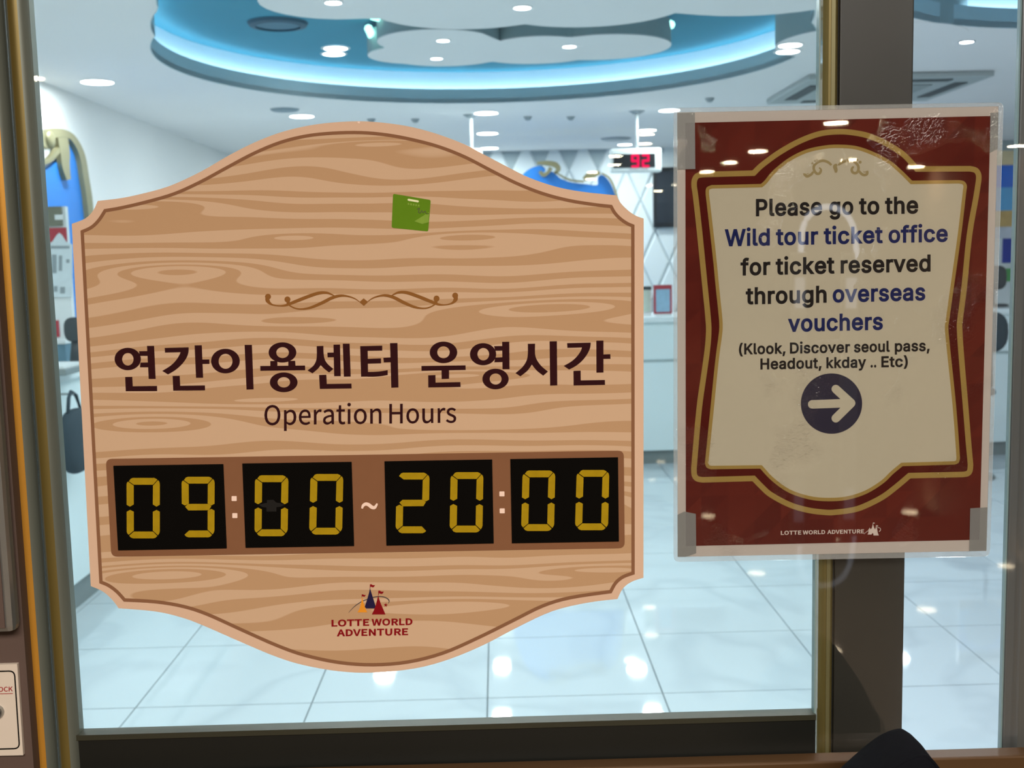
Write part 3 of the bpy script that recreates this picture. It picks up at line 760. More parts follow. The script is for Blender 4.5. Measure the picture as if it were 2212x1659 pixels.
# cassette air conditioner
x0, x1, y0, y1 = 1.90, 3.02, 6.80, 7.86
root = empty('cassette_air_conditioner', ((x0+x1)/2, (y0+y1)/2, H), 'square ceiling cassette air conditioner seen on both sides of the post', 'air conditioner')
acm = mat('ac_panel', (176, 184, 184), 0.5)
box('panel', x0, x1, y0, y1, H-.035, H-.001, acm, root, .008)
for a, b, c_, d in ((x0+.22, x1-.22, y0+.07, y0+.15), (x0+.22, x1-.22, y1-.15, y1-.07), (x0+.07, x0+.15, y0+.22, y1-.22), (x1-.15, x1-.07, y0+.22, y1-.22)):
    box('louvre', a, b, c_, d, H-.040, H-.030, M['darkgrey'], root)
box('intake_grille', x0+.27, x1-.27, y0+.27, y1-.27, H-.042, H-.03, mat('ac_grille', (150, 158, 158), .6, vary=.3, scale=80), root)

# ------------------------------------------------------------------ number displays
def number_display(pxl, pxr, pyt, pyb, rodpx, rodpy, Y, label, digits):
    tl, br = P(pxl, pyt, Y), P(pxr, pyb, Y)
    root = empty('number_display', ((tl.x+br.x)/2, Y, br.z), label, 'number display', 'hanging queue number displays')
    box('housing', tl.x, br.x, Y, Y+.07, br.z, tl.z, M['white'], root, .018)
    w, h = br.x-tl.x, tl.z-br.z
    sx0, sx1, sz0, sz1 = tl.x+w*.06, br.x-w*.13, br.z+h*.2, tl.z-h*.24
    box('screen', sx0, sx1, Y-.003, Y+.004, sz0, sz1, M['black'], root)
    rx = P(rodpx, pyt, Y+.035).x
    v, f = tube_vf([(rx, Y+.035, tl.z-.005), (rx, Y+.035, H-.001)], .011, 10)
    mesh_obj('rod', v, f, M['white'], root, True)
    lathe('ceiling_cap', [(.002, H-.02), (.03, H-.02), (.06, H-.001), (.002, H-.001)], rx, Y+.035, M['trimgrey'], root, 20)
    if digits:
        SEG = {'9': 'abcdfg', '2': 'abged'}
        for ch, (a, b) in zip('92', ((1363, 1381), (1386, 1403))):
            x0_, x1_ = P(a, 333, Y-.004).x, P(b, 333, Y-.004).x
            z1_, z0_ = P(1380, 333, Y-.004).z, P(1380, 362, Y-.004).z
            wd_, hd_ = x1_-x0_, z1_-z0_
            t = .018
            bars = {'a': (0, 1, 1, 1), 'g': (0, .5, 1, .5), 'd': (0, 0, 1, 0), 'f': (0, .5, 0, 1), 'b': (1, .5, 1, 1), 'e': (0, 0, 0, .5), 'c': (1, 0, 1, .5)}
            ps = []
            for s in SEG[ch]:
                u0, v0, u1, v1 = bars[s]
                cap_ = capsule(x0_+t/2+u0*(wd_-t), z0_+t/2+v0*(hd_-t), x0_+t/2+u1*(wd_-t), z0_+t/2+v1*(hd_-t), t, 4)
                ps.append(prism_vf([cap_], lambda p, k: (p[0], Y-.006+k*.003, p[1]), 1))
            vv, ff = join_vf(ps)
            tag(fix(mesh_obj('digit', vv, ff, M['reddigit'], root)), 'glowing red digit ' + ('nine' if ch == '9' else 'two'))
    return root
number_display(1318, 1430, 321, 371, 1376, 250, 8.3, 'white hanging display showing a red 92, beside the dark screen', True)
number_display(945, 1043, 322, 371, 1019, 262, 8.3, 'white hanging display mostly hidden behind the crest of the wood sign', False)

# ------------------------------------------------------------------ counters
YC = PZ(1420, 1003, 0).y
def counter(name, x0, x1, y0, y1, face, label):
    root = empty(name, ((x0+x1)/2, (y0+y1)/2, 0), label, 'counter', 'white service counters')
    i = .035
    fx = face == 'x'
    if not fx:
        box('kick_plate', x0, x1, y0+i, y1, 0, .098, M['kick'], root)
        box('lower_fascia', x0, x1, y0, y1, .10, .735, M['counter'], root, .004)
        box('trim_strip', x0, x1, y0+.012, y1-.01, .733, .757, M['striptone'], root)
        box('upper_fascia', x0, x1, y0, y1, .755, 1.02, M['counter'], root, .004)
        box('countertop', x0, x1, y0-.03, y1+.02, 1.02, 1.06, M['countertop'], root, .008)
    else:
        box('kick_plate', x0, x1-i, y0, y1, 0, .13, M['kick'], root)
        box('lower_fascia', x0, x1, y0, y1, .132, .735, M['counter'], root, .004)
        box('trim_strip', x0+.01, x1-.012, y0, y1, .733, .757, M['striptone'], root)
        box('upper_fascia', x0, x1, y0, y1, .755, 1.02, M['counter'], root, .004)
        box('countertop', x0-.02, x1+.03, y0, y1, 1.02, 1.06, M['countertop'], root, .008)
    return root
XLC = PZ(160, 1333, 0).x
counter('service_counter', XLC+.06, XR-.4, YC, YC+.6, 'y', 'long white service counter across the back of the room')
counter('service_counter', XLC-.55, XLC, 2.6, YC+.6, 'x', 'white service counter running along the left wall')

def stand_notice(pxl, pxr, pyt, pyb, Y, label, header, body, frame, ztop=1.06):
    a, b = P(pxl, pyt, Y), P(pxr, pyb, Y)
    z0 = ztop + .001
    root = empty('notice_stand', ((a.x+b.x)/2, Y, z0), label, 'notice stand')
    box('foot', a.x+.01, b.x-.01, Y-.03, Y+.06, z0, z0+.012, M['white'], root)
    box('frame', a.x, b.x, Y, Y+.012, z0+.01, a.z, frame, root)
    w, h = b.x-a.x, a.z-z0
    box('sheet', a.x+w*.12, b.x-w*.12, Y-.003, Y+.001, z0+h*.12, a.z-h*.14, body, root)
    if header:
        box('header', a.x+w*.02, b.x-w*.02, Y-.005, Y+.001, a.z-h*.13, a.z-.004, header, root)
    return root
redp = mat('notice_red', (176, 62, 72), .5)
paper = mat('notice_paper', (214, 226, 230), .5, vary=.10, scale=40)
paperb = mat('notice_blue_paper', (150, 184, 208), .5, vary=.2, scale=30)
olv = mat('notice_olive_header', (122, 124, 108), .5)
stand_notice(1412, 1452, 616, 684, YC+.12, 'small red-framed notice standing on the back counter', redp, paperb, redp)
stand_notice(1385, 1408, 618, 684, YC+.2, 'small pale notice with a dark top edge next to the red-framed one on the counter', M['darkgrey'], mat('notice_green_white', (196, 214, 200), .5, vary=.15, scale=30), M['white'])

def board_on_counter():
    Y = 5.25
    a, b = P(92, 447, Y), P(158, 700, Y)
    root = empty('notice_board', ((a.x+b.x)/2, Y, 1.061), 'tall price notice board with an olive header on the side counter', 'notice board')
    z = lambda py: P(125, py, Y).z
    box('backing', a.x, b.x, Y, Y+.03, 1.061, a.z, M['white'], root)
    box('header', a.x-.005, b.x-.015, Y-.012, Y-.001, z(488), a.z, olv, root)
    box('header_lettering', P(120, 460, Y).x, P(138, 460, Y).x, Y-.014, Y-.012, z(475), z(464), M['white'], root)
    box('red_band', a.x, b.x, Y-.006, Y-.001, z(528), z(492), redp, root)
    sheet('price_sheet', [[(101, 642), (101, 528), (113, 522), (122, 508), (128, 503), (134, 508), (143, 522), (156, 528), (156, 642)]], Y-.008, .002, paper, root)
    for k, (x0, x1, y0, y1) in enumerate(((109, 150, 531, 537), (112, 122, 550, 590), (127, 134, 552, 585), (143, 150, 560, 568), (116, 124, 618, 630), (130, 140, 620, 634))):
        sheet('print_block', [[(x0, y0), (x1, y0), (x1, y1), (x0, y1)]], Y-.0095, .001, mat('grey_print', (150, 162, 166), .6), root)
    box('red_footer', a.x, P(128, 700, Y).x, Y-.006, Y-.001, z(728), z(692), redp, root)
    return root
board_on_counter()
def blob(name, c, rx, ry, rz, m, parent=None, n=20, k=12, e=1.0):
    V, Fc = [], []
    for j in range(k+1):
        ph = -math.pi/2 + math.pi*j/k
        for i in range(n):
            a = 2*math.pi*i/n
            ca, sa, cp, sp = math.cos(a), math.sin(a), math.cos(ph), math.sin(ph)
            pw = lambda t: math.copysign(abs(t)**e, t)
            V.append((c[0]+rx*pw(ca)*abs(cp)**e, c[1]+ry*pw(sa)*abs(cp)**e, c[2]+rz*pw(sp)))
    for j in range(k):
        for i in range(n):
            Fc.append((j*n+i, j*n+(i+1) % n, (j+1)*n+(i+1) % n, (j+1)*n+i))
    return mesh_obj(name, V, Fc, m, parent, True)
# card reader on side counter
c = P(158, 712, 4.9)
root = empty('card_terminal', (c.x, 4.9, 1.061), 'dark rounded payment terminal on the side counter by the sign edge', 'card terminal')
blob('screen', (c.x+.01, 4.9, c.z), .05, .02, .055, M['darkgrey'], root, e=.7)
v, f = tube_vf([(c.x, 4.91, 1.061), (c.x, 4.915, c.z-.02)], [.03, .012], 12)
mesh_obj('stem', v, f, M['darkgrey'], root, True)
c = P(128, 745, 5.0)
root = empty('desk_box', (c.x, 5.0, 1.061), 'small blue-grey box standing on the side counter', 'box')
box('body', c.x-.06, c.x+.045, 4.95, 5.05, 1.061, 1.16, mat('box_blue', (98, 134, 152), .6), root, .006)
box('lid', c.x-.063, c.x+.048, 4.947, 5.053, 1.16, 1.175, M['white'], root, .003)
c = P(130, 800, 4.7)
root = empty('paper_tray', (c.x, 4.6, 1.061), 'low grey document tray on the side counter near the frame', 'tray')
box('tray_body', c.x-.11, c.x+.10, 4.5, 4.75, 1.061, 1.09, M['kick'], root, .006)
box('paper', c.x-.10, c.x+.09, 4.51, 4.74, 1.09, 1.10, M['white'], root)
# bag hanging on the side counter
c = P(138, 948, 4.62)
root = empty('shoulder_bag', (XLC+.09, 4.62, .63), 'dark blue-grey bag hanging on the front of the side counter', 'bag')
blob('bag_body', (XLC+.09, 4.60, .78), .045, .14, .135, M['bluegrey'], root, e=.75)
v, f = tube_vf([(XLC+.09, 4.52, .88), (XLC+.085, 4.56, .965), (XLC+.08, 4.60, .985), (XLC+.085, 4.64, .965), (XLC+.09, 4.68, .88)], .008, 8)
mesh_obj('strap', v, f, M['bluegrey'], root, True)
box('hook', XLC+.001, XLC+.09, 4.595, 4.605, .972, .980, M['chrome'], root)

# blue arch board with gold scrolls, mounted along the left wall
XW = XL+.032
def PXW(px, py, X):
    d = ray(px, py)
    return CAM + d * ((X - CAM.x)/d.x)
def side_sheet(name, loops, X, t, m, parent):
    v, f = prism_vf(loops, lambda p, k: (lambda q: (X - k*t, q.y, q.z))(PXW(p[0], p[1], X)), t)
    return fix(mesh_obj(name, v, f, m, parent))
root = empty('arch_board', (XW, 6.3, PXW(140, 690, XW).z), 'blue arched board with gold scroll edge on the side wall beside the door frame', 'display board')
side_sheet('blue_panel', [path([[(60, 700), (60, 400)], [(60, 400), (75, 378), (100, 366), (125, 350), (135, 330), (142, 310), (152, 300), (168, 325), (180, 365), (190, 420), (196, 520), (198, 700)], [(198, 700), (60, 700)]])], XW, .03, M['bluepanel'], root)
gs = [stroke([(110, 318, 8), (100, 310, 16), (101, 294, 20), (115, 288, 22), (140, 288, 16), (160, 300, 12), (178, 335, 12), (187, 385, 12), (195, 440, 12), (200, 520, 10), (201, 690, 10)], 6),
      stroke([(136, 296, 22), (141, 330, 20), (143, 360, 16), (149, 388, 9)], 6),
      stroke([(78, 354, 9), (95, 352, 8), (112, 344, 8), (126, 328, 9), (138, 312, 8)], 6)]
for k_, g_ in enumerate(gs):
    side_sheet('gold_scroll', g_, XW+.03-.002*k_, .03, M['goldpaint'], root)
q = PXW(108, 302, XW+.03)
blob('scroll_curl', (q.x, q.y, q.z), .022, .06, .05, M['goldpaint'], root)

# blue wave shaped board behind the counter
Y = 9.6
root = empty('wave_board', (P(1230, 420, Y).x, Y, 0), 'bright blue board with wave shaped top behind the right shoulder of the sign', 'display board')
sheet('blue_panel', [path([[(1050, 700), (1095, 440)], [(1095, 440), (1110, 400), (1132, 374), (1150, 362), (1168, 358), (1178, 365), (1176, 372), (1166, 372), (1170, 380), (1182, 378), (1190, 370), (1200, 376), (1212, 386), (1235, 394), (1262, 397), (1282, 400), (1292, 398), (1292, 384), (1298, 378), (1308, 382), (1320, 398), (1329, 424), (1336, 470)], [(1336, 470), (1345, 700)], [(1345, 700), (1050, 700)]], 3)], Y, .05, M['bluepanel'], root)
gs = [stroke([(1160, 352, 5), (1180, 352, 10), (1200, 356, 12), (1206, 366, 10), (1198, 374, 6)], 5), stroke([(1166, 370, 7), (1174, 378, 8), (1184, 372, 7), (1190, 362, 9)], 5),
      stroke([(1262, 388, 10), (1272, 380, 14), (1286, 376, 12), (1296, 372, 6)], 5), stroke([(1200, 372, 3), (1230, 388, 4), (1262, 392, 4)], 5),
      stroke([(1300, 374, 3), (1316, 384, 4), (1328, 408, 4), (1337, 450, 4), (1344, 560, 4)], 5)]
sheets('gold_scroll', gs, Y-.03, .03, M['goldpaint'], root)
box('board_base', P(1050, 700, Y).x, P(1345, 700, Y).x, Y-.02, Y+.08, 0, P(1200, 700, Y).z+.01, M['bluepanel'], root)

# dark wall screen
Y = YB-.03
a, b = P(1411, 362, Y-.04), P(1560, 488, Y-.04)
root = empty('wall_screen', ((a.x+b.x)/2, Y, b.z), 'black wall mounted screen just beside the laminated notice', 'screen')
box('casing', a.x, b.x, Y-.05, Y+.012, b.z, a.z, M['black'], root, .008)
box('display', a.x+.03, b.x-.03, Y-.053, Y-.049, b.z+.04, a.z-.04, mat('dark_display', (44, 50, 58), .2, vary=.15, scale=3), root)

# mural board and monitor on the far right, seen in the gap beside the notice
Y = 9.9
z = lambda py: P(2170, py, Y).z
xa, xb = P(2090, 500, Y).x, P(2290, 500, Y).x
root = empty('mural_board', ((xa+xb)/2, Y, 0), 'tall picture board with cream header and blue sky beyond the side pane', 'display board')
box('backing', xa, xb, Y, Y+.04, 0, z(326), M['white'], root)
box('cream_header', xa, xb, Y-.02, Y-.001, z(357), z(326), mat('cream_header', (226, 206, 164), .5, vary=.12, scale=14), root)
box('blue_sky', xa, xb, Y-.012, Y-.001, z(405), z(357), mat('mural_blue', (48, 118, 222), .5, vary=.06, scale=6), root)
box('pale_sky', xa, xb, Y-.011, Y-.001, z(455), z(405), mat('mural_pale_blue', (98, 176, 226), .5, vary=.08, scale=6), root)
box('warm_band', xa, xb, Y-.010, Y-.001, z(490), z(455), mat('mural_sand', (206, 172, 112), .5, vary=.25, scale=14), root)
box('pale_band', xa, xb, Y-.009, Y-.001, z(515), z(490), mat('mural_white', (206, 212, 222), .5, vary=.2, scale=14), root)
box('deep_blue_band', P(2165, 540, Y).x, xb, Y-.010, Y-.001, z(568), z(515), mat('mural_deep_blue', (28, 62, 160), .5, vary=.1, scale=14), root)
box('green_band', xa, xb, Y-.010, Y-.001, z(608), z(580), mat('mural_green', (84, 160, 92), .5, vary=.15, scale=14), root)
Y = YC+.3
c = P(2146, 600, Y)
root = empty('monitor', (c.x, Y, 1.061), 'dark rounded monitor standing on the back counter beyond the side pane', 'monitor')
blob('monitor_back', (c.x, Y, c.z), .095, .03, .09, M['darkgrey'], root, e=.6)
v, f = tube_vf([(c.x, Y+.01, 1.07), (c.x, Y+.01, c.z)], .018, 10)
mesh_obj('stem', v, f, M['darkgrey'], root, True)
lathe('base', [(.002, 1.061), (.11, 1.061), (.10, 1.078), (.002, 1.082)], c.x, Y, M['darkgrey'], root, 24)
# chair in front of the counter, right
Y = 7.0
c = P(2136, 717, Y)
root = empty('office_chair', (c.x, Y, 0), 'dark round-backed chair in front of the back counter beyond the side pane', 'chair')
blob('backrest', (c.x, Y-.02, c.z), .115, .035, .13, M['bluegrey'], root, e=.8)
v, f = tube_vf([(c.x, Y-.03, c.z-.05), (c.x, Y-.05, .62), (c.x, Y+.05, .55)], .014, 8)
mesh_obj('back_support', v, f, M['black'], root, True)
blob('seat', (c.x-.05, Y+.15, .57), .14, .17, .035, M['bluegrey'], root, e=.7)
v, f = tube_vf([(c.x-.05, Y+.15, .03), (c.x-.05, Y+.15, .55)], .02, 10)
mesh_obj('pedestal', v, f, M['chrome'], root, True)
lathe('base', [(.002, .001), (.17, .001), (.16, .02), (.03, .035), (.002, .035)], c.x-.05, Y+.15, M['chrome'], root, 28)

# ------------------------------------------------------------------ the door: frame, glass, post
ZT = 2.25
# left jamb and mouldings
def vprofile(name, pts, z0, z1, m, parent=None):
    """vertical extrusion of a plan outline [(x, y)...]"""
    v, f = plan_vf([pts], z0, z1)
    return fix(mesh_obj(name, v, f, m, parent))
yj = D-.010
struct(box('wall_front', -1.6, XA(9, yj-.012), yj-.012, D+.012, 0, ZT, M['jamb']))
def stile(root, a, b, strips, yf, yb, bulge, z0=0.0, z1=ZT):
    """half-round moulding split into upright strips; strips = [(px0, px1, material, name)]"""
    xa_, xb_ = XA(a, yf), XA(b, yf)
    def yy(x):
        t = max(-1, min(1, (2*(x-xa_)/(xb_-xa_)-1)))
        return yf - bulge*math.sqrt(max(0, 1-t*t))
    for p0, p1, m, nm in strips:
        x0_, x1_ = XA(p0, yf), XA(p1, yf)
        n = 8
        pts = [(x0_+(x1_-x0_)*i/n, yy(x0_+(x1_-x0_)*i/n)) for i in range(n+1)]
        pts += [(x1_, yb), (x0_, yb)]
        vprofile(nm, pts, z0, z1, m, root)
root = empty('door_frame', (XA(65), D, 0), 'brass door frame mouldings with painted reflection bands left of the wood sign', 'door frame')
stile(root, 9, 68, [(9, 28, M['bronze'], 'bronze_strip'), (28, 51, M['ochre'], 'ochre_reflection_strip'), (51, 67.5, M['sage'], 'sage_reflection_strip')], D+.006, D+.012, .014)  # strip colours paint the reflection bands on one metal moulding
stile(root, 71, 122, [(71, 82, M['sage'], 'sage_reflection_strip'), (82, 104, M['olive'], 'olive_reflection_strip'), (104, 121, M['sage'], 'sage_reflection_strip')], D+.004, D+.0115, .013)  # reflection bands again painted as strips of different colour
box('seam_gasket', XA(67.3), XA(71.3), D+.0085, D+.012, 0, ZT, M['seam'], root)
# sliding door leaf: rail, pane
zr0, zr1 = P(960, 1566.5, D-.004).z, P(960, 1578, D-.004).z
lx0, lx1 = XA(121), P(1762, 1000).x
leaf = struct(empty('door_1', ((lx0+lx1)/2, D, 0)))
box('glass_pane', lx0-.012, lx1, D, D+.008, zr1-.01, ZT-.01, M['glass'], leaf)
box('glass_edge', lx1, lx1+.0014, D-.0005, D+.0085, zr1, ZT-.01, M['glassedge'], leaf)
box('bottom_rail', lx0-.012, lx1+.0012, D-.002, D+.012, .02, zr1, M['rail'], leaf)
box('rail_edge', lx0-.010, lx1+.0012, D-.004, D+.012, zr1, zr0, M['railtop'], leaf)
struct(box('trim_1', -1.6, 2.2, D-.06, 1.2, ZT, H, M['jamb']))        # header above the door
# post behind the pane
post = empty('door_post', (XA(1865, D+.03), D+.03, 0), 'wide dark bronze upright post behind the laminated notice', 'post')
yp = D+.014
px0 = XA(1767, yp); px1 = XA(1962, yp)
vprofile('edge_moulding', [(px0, yp+.004)] + [(px0+(XA(1806, yp)-px0)*i/8, yp+.002-.006*math.sin(math.pi*i/8)) for i in range(1, 8)] + [(XA(1806, yp), yp+.004), (XA(1806, yp), yp+.012), (px0, yp+.012)], 0, ZT, M['olive'], post)
box('post_seam', XA(1805.5, yp), XA(1808, yp), yp+.004, yp+.012, 0, ZT, M['seam'], post)
box('post_face', XA(1807.5, yp), px1, yp, yp+.05, 0, ZT, M['bronze'], post, .0015)
box('olive_inlay', XA(1787, yp), XA(1795, yp), yp-.0045, yp+.002, 0, ZT, M['olive2'], post)
# side pane
rx0, rx1 = px1-.002, XA(2184, D+.014)
zs = P(2060, 1625, D+.014).z
win = struct(empty('window_1', ((rx0+rx1)/2, D+.02, 0)))
box('window_pane', XA(1772), rx1+.01, D+.0005, D+.0075, zs-.01, ZT-.01, M['glass2'], win)
st = empty('side_stile', (rx1+.05, D+.014, 0), 'dark grey upright stile at the far edge of the side pane', 'post')
box('stile_face', rx1, rx1+.14, D+.010, D+.018, 0, ZT, M['stile'], st, .0015)
box('stile_edge', rx1-.0016, rx1, D+.012, D+.0175, 0, ZT, M['glassedge'], st)
struct(box('wall_front_side', rx1+.14, 2.2, D, D+.02, 0, ZT, M['jamb']))
# sill
zb = P(1700, 1643, D-.02).z
sl = struct(box('trim_2', XA(30, D-.02), 2.2, D-.024, D-.004, zb-.16, zb, M['sill'], None, .002))
struct(box('trim_3', XA(1766, D+.02), rx1, D-.003, D+.012, zb-.16, zs, M['rail']))
struct(box('trim_4', XA(30, D-.02), 2.2, D-.05, D-.0245, .0, zb-.2, M['jamb']))

# lock plate and metal plate on jamb
root = empty('lock_plate', (XA(10, yj-.02), yj-.02, P(0, 1632, yj-.02).z), 'ivory lock plate with black outline and red lettering low on the jamb', 'lock plate')
Yp = yj-.016
sheet('plate', [[(-75, 1437.5), (37, 1434.5), (50, 1631.5), (-64, 1634)]], Yp, .004, M['plate'], root)
q = quad_round([(-68, 1452), (31, 1449.5), (42, 1617), (-58, 1620)], 12)
sheet('outline', band(q, 2.6), Yp-.0003, .0003, M['s_black'], root)
text_sheet('lettering', 'LOCK', -11, 27.5, 1494.5, 1493, 10, M['redink'], root, Yp-.0003, bold=.006)
sheet('underline', [[(-30, 1499), (27.5, 1497.5), (27.5, 1498.7), (-30, 1500.2)]], Yp-.0003, .0002, M['redink'], root)
c = P(-6, 1537, Yp)
def disc_y(name, c, r, y0, y1, m, parent, n=28, r2=None):
    V = []
    r2 = r2 or r
    for i in range(n):
        a = 2*math.pi*i/n
        V.append((c.x+r2*math.cos(a), y0, c.z+r2*math.sin(a)))
    for i in range(n):
        a = 2*math.pi*i/n
        V.append((c.x+r*math.cos(a), y1, c.z+r*math.sin(a)))
    Fc = [tuple(range(n)), tuple(range(2*n-1, n-1, -1))] + [(i, (i+1) % n, n+(i+1) % n, n+i) for i in range(n)]
    return fix(mesh_obj(name, V, Fc, m, parent))
disc_y('lock_ring', c, .0068, Yp-.003, Yp, M['chrome'], root, r2=.0060)
disc_y('lock_cylinder', c, .0045, Yp-.0034, Yp, M['seam'], root)
root = empty('steel_cover', (XA(-10, yj-.03), yj-.03, P(0, 1366, yj-.03).z), 'rounded grey steel cover on the jamb above the lock plate', 'cover plate')
xr = P(24, 1200, yj-.024).x
v, f = box_vf(xr-.09, xr, yj-.030, yj-.012, P(10, 1368, yj-.03).z, P(-5, 500, yj-.03).z, .006)
mesh_obj('cover_body', v, f, M['chrome'], root)
box('cover_inlay', xr-.085, xr-.0075, yj-.0312, yj-.029, P(10, 1356, yj-.03).z, P(-5, 560, yj-.03).z, M['jamb'], root)

# ------------------------------------------------------------------ black bag in front, lower right
Yb_ = .90
c0 = P(1938, 1578, Yb_)
root = empty('black_bag', (c0.x, Yb_, c0.z-.16), 'black fabric bag top rising in front of the sill under the notice', 'bag')
DX, DY = 27, 17      # the crown of the bag in the photograph
prof = [(1700, 1800), (1740, 1740), (1775, 1695), (1812, 1659), (1850, 1626), (1888, 1598), (1918, 1583), (1938, 1578), (1950, 1580), (1962, 1590), (1975, 1607), (1990, 1628), (2012, 1659), (2035, 1700), (2055, 1745), (2070, 1800)]
pr = [P(x+DX, y+DY, Yb_+.03) for x, y in catmull(prof, 4)]
V, Fc = [], []
cxm = sum(p.x for p in pr)/len(pr)
n = len(pr)
rings = [(0, .90), (.004, .955), (.014, .985), (.03, 1.0), (.046, .985), (.056, .95), (.062, .88)]
zb0 = min(p.z for p in pr)
for dy, s in rings:
    for p in pr:
        V.append((cxm+(p.x-cxm)*s, Yb_+dy, zb0+(p.z-zb0)*(.5+.5*s) - .0))
for r in range(len(rings)-1):
    for i in range(n-1):
        Fc.append((r*n+i, r*n+i+1, (r+1)*n+i+1, (r+1)*n+i))
    Fc.append((r*n+n-1, r*n, (r+1)*n, (r+1)*n+n-1))
Fc.append(tuple(range(n)))
Fc.append(tuple(range(len(rings)*n-1, (len(rings)-1)*n-1, -1)))
fix(mesh_obj('bag_body', V, Fc, M['blackcloth'], root, True))
v, f = tube_vf([Vector((p.x, Yb_+.003, zb0+(p.z-zb0)*.975)) for p in [P(x+DX, y+DY+3, Yb_+.03) for x, y in catmull(prof[2:-3], 4)]], .0016, 6)
mesh_obj('piping', v, f, M['blackcloth'], root, True)
box('bag_base', pr[0].x, pr[-1].x, Yb_+.002, Yb_+.06, .80, zb0+.02, M['blackcloth'], root, .01)
struct(box('trim_5', .1, .75, .84, D-.05, .77, .799, M['sill']))      # low ledge that carries the bag, below the frame

# ------------------------------------------------------------------ wood sign
def wood_material(cx, cy, ys):
    m = bpy.data.materials.new('printed_wood_grain')
    m.use_nodes = True
    nt = m.node_tree
    b = nt.nodes['Principled BSDF']
    b.inputs['Roughness'].default_value = .8
    b.inputs['Specular IOR Level'].default_value = .12
    N = nt.nodes.new
    L = nt.links.new
    tc = N('ShaderNodeTexCoord')
    k = F/ys
    mp = N('ShaderNodeVectorMath'); mp.operation = 'MULTIPLY'; mp.inputs[1].default_value = (k, 0, -k)
    L(tc.outputs['Object'], mp.inputs[0])
    # slow waviness of the grain
    sc = N('ShaderNodeVectorMath'); sc.operation = 'MULTIPLY'; sc.inputs[1].default_value = (1/520, 0, 1/120)
    L(mp.outputs[0], sc.inputs[0])
    nz = N('ShaderNodeTexNoise'); nz.inputs['Scale'].default_value = 1; nz.inputs['Detail'].default_value = 1.0
    L(sc.outputs[0], nz.inputs['Vector'])
    sep = N('ShaderNodeSeparateXYZ'); L(mp.outputs[0], sep.inputs[0])
    w = N('ShaderNodeMath'); w.operation = 'MULTIPLY_ADD'; w.inputs[1].default_value = 95
    L(nz.outputs['Fac'], w.inputs[0]); L(sep.outputs['Z'], w.inputs[2])
    acc = w
    knots = [(300,436,250,22,46),(400,576,215,26,62),(840,318,170,13,34),(1010,518,140,16,40),(1190,672,250,24,60),(640,510,90,10,22),
             (330,902,235,30,70),(340,1240,240,26,66),(960,1330,260,20,48),(1000,815,220,14,30),(700,1385,170,10,24),(1280,1255,180,14,30),(650,690,120,10,-22),(1020,930,200,12,-24),(1290,1100,90,40,40),(560,860,160,10,-24)]
    for x, y, a, bb, A in knots:
        s = N('ShaderNodeVectorMath'); s.operation = 'SUBTRACT'; s.inputs[1].default_value = (x-cx, 0, y-cy)
        L(mp.outputs[0], s.inputs[0])
        s2 = N('ShaderNodeVectorMath'); s2.operation = 'MULTIPLY'; s2.inputs[1].default_value = (1/a, 0, 1/bb)
        L(s.outputs[0], s2.inputs[0])
        dt = N('ShaderNodeVectorMath'); dt.operation = 'DOT_PRODUCT'
        L(s2.outputs[0], dt.inputs[0]); L(s2.outputs[0], dt.inputs[1])
        # A / (1 + d)^2 : a rounded hump, its contours are the rings of a knot
        a1 = N('ShaderNodeMath'); a1.operation = 'ADD'; a1.inputs[1].default_value = 1.0
        L(dt.outputs['Value'], a1.inputs[0])
        pw = N('ShaderNodeMath'); pw.operation = 'POWER'; pw.inputs[1].default_value = -1.5
        L(a1.outputs[0], pw.inputs[0])
        ad = N('ShaderNodeMath'); ad.operation = 'MULTIPLY_ADD'; ad.inputs[1].default_value = A*1.5
        L(pw.outputs[0], ad.inputs[0]); L(acc.outputs[0], ad.inputs[2])
        acc = ad
    # uneven bands along the field
    n1 = N('ShaderNodeTexNoise'); n1.noise_dimensions = '1D'; n1.inputs['Scale'].default_value = 1.0; n1.inputs['Detail'].default_value = 0
    dv_ = N('ShaderNodeMath'); dv_.operation = 'DIVIDE'; dv_.inputs[1].default_value = 26.0
    L(acc.outputs[0], dv_.inputs[0]); L(dv_.outputs[0], n1.inputs['W'])
    s1 = N('ShaderNodeMath'); s1.operation = 'MULTIPLY'; s1.inputs[1].default_value = 2*math.pi/36.0
    L(acc.outputs[0], s1.inputs[0])
    sn = N('ShaderNodeMath'); sn.operation = 'SINE'; L(s1.outputs[0], sn.inputs[0])
    mm = N('ShaderNodeMath'); mm.operation = 'MULTIPLY_ADD'; mm.inputs[1].default_value = .22
    L(sn.outputs[0], mm.inputs[0]); L(n1.outputs['Fac'], mm.inputs[2])
    cr = N('ShaderNodeMapRange'); cr.inputs['From Min'].default_value = .50; cr.inputs['From Max'].default_value = .535
    L(mm.outputs[0], cr.inputs['Value'])
    mx = N('ShaderNodeMix'); mx.data_type = 'RGBA'
    mx.inputs['A'].default_value = rgb(197, 164, 133)
    mx.inputs['B'].default_value = rgb(180, 143, 107)
    L(cr.outputs['Result'], mx.inputs['Factor'])
    L(mx.outputs['Result'], b.inputs['Base Color'])
    return m

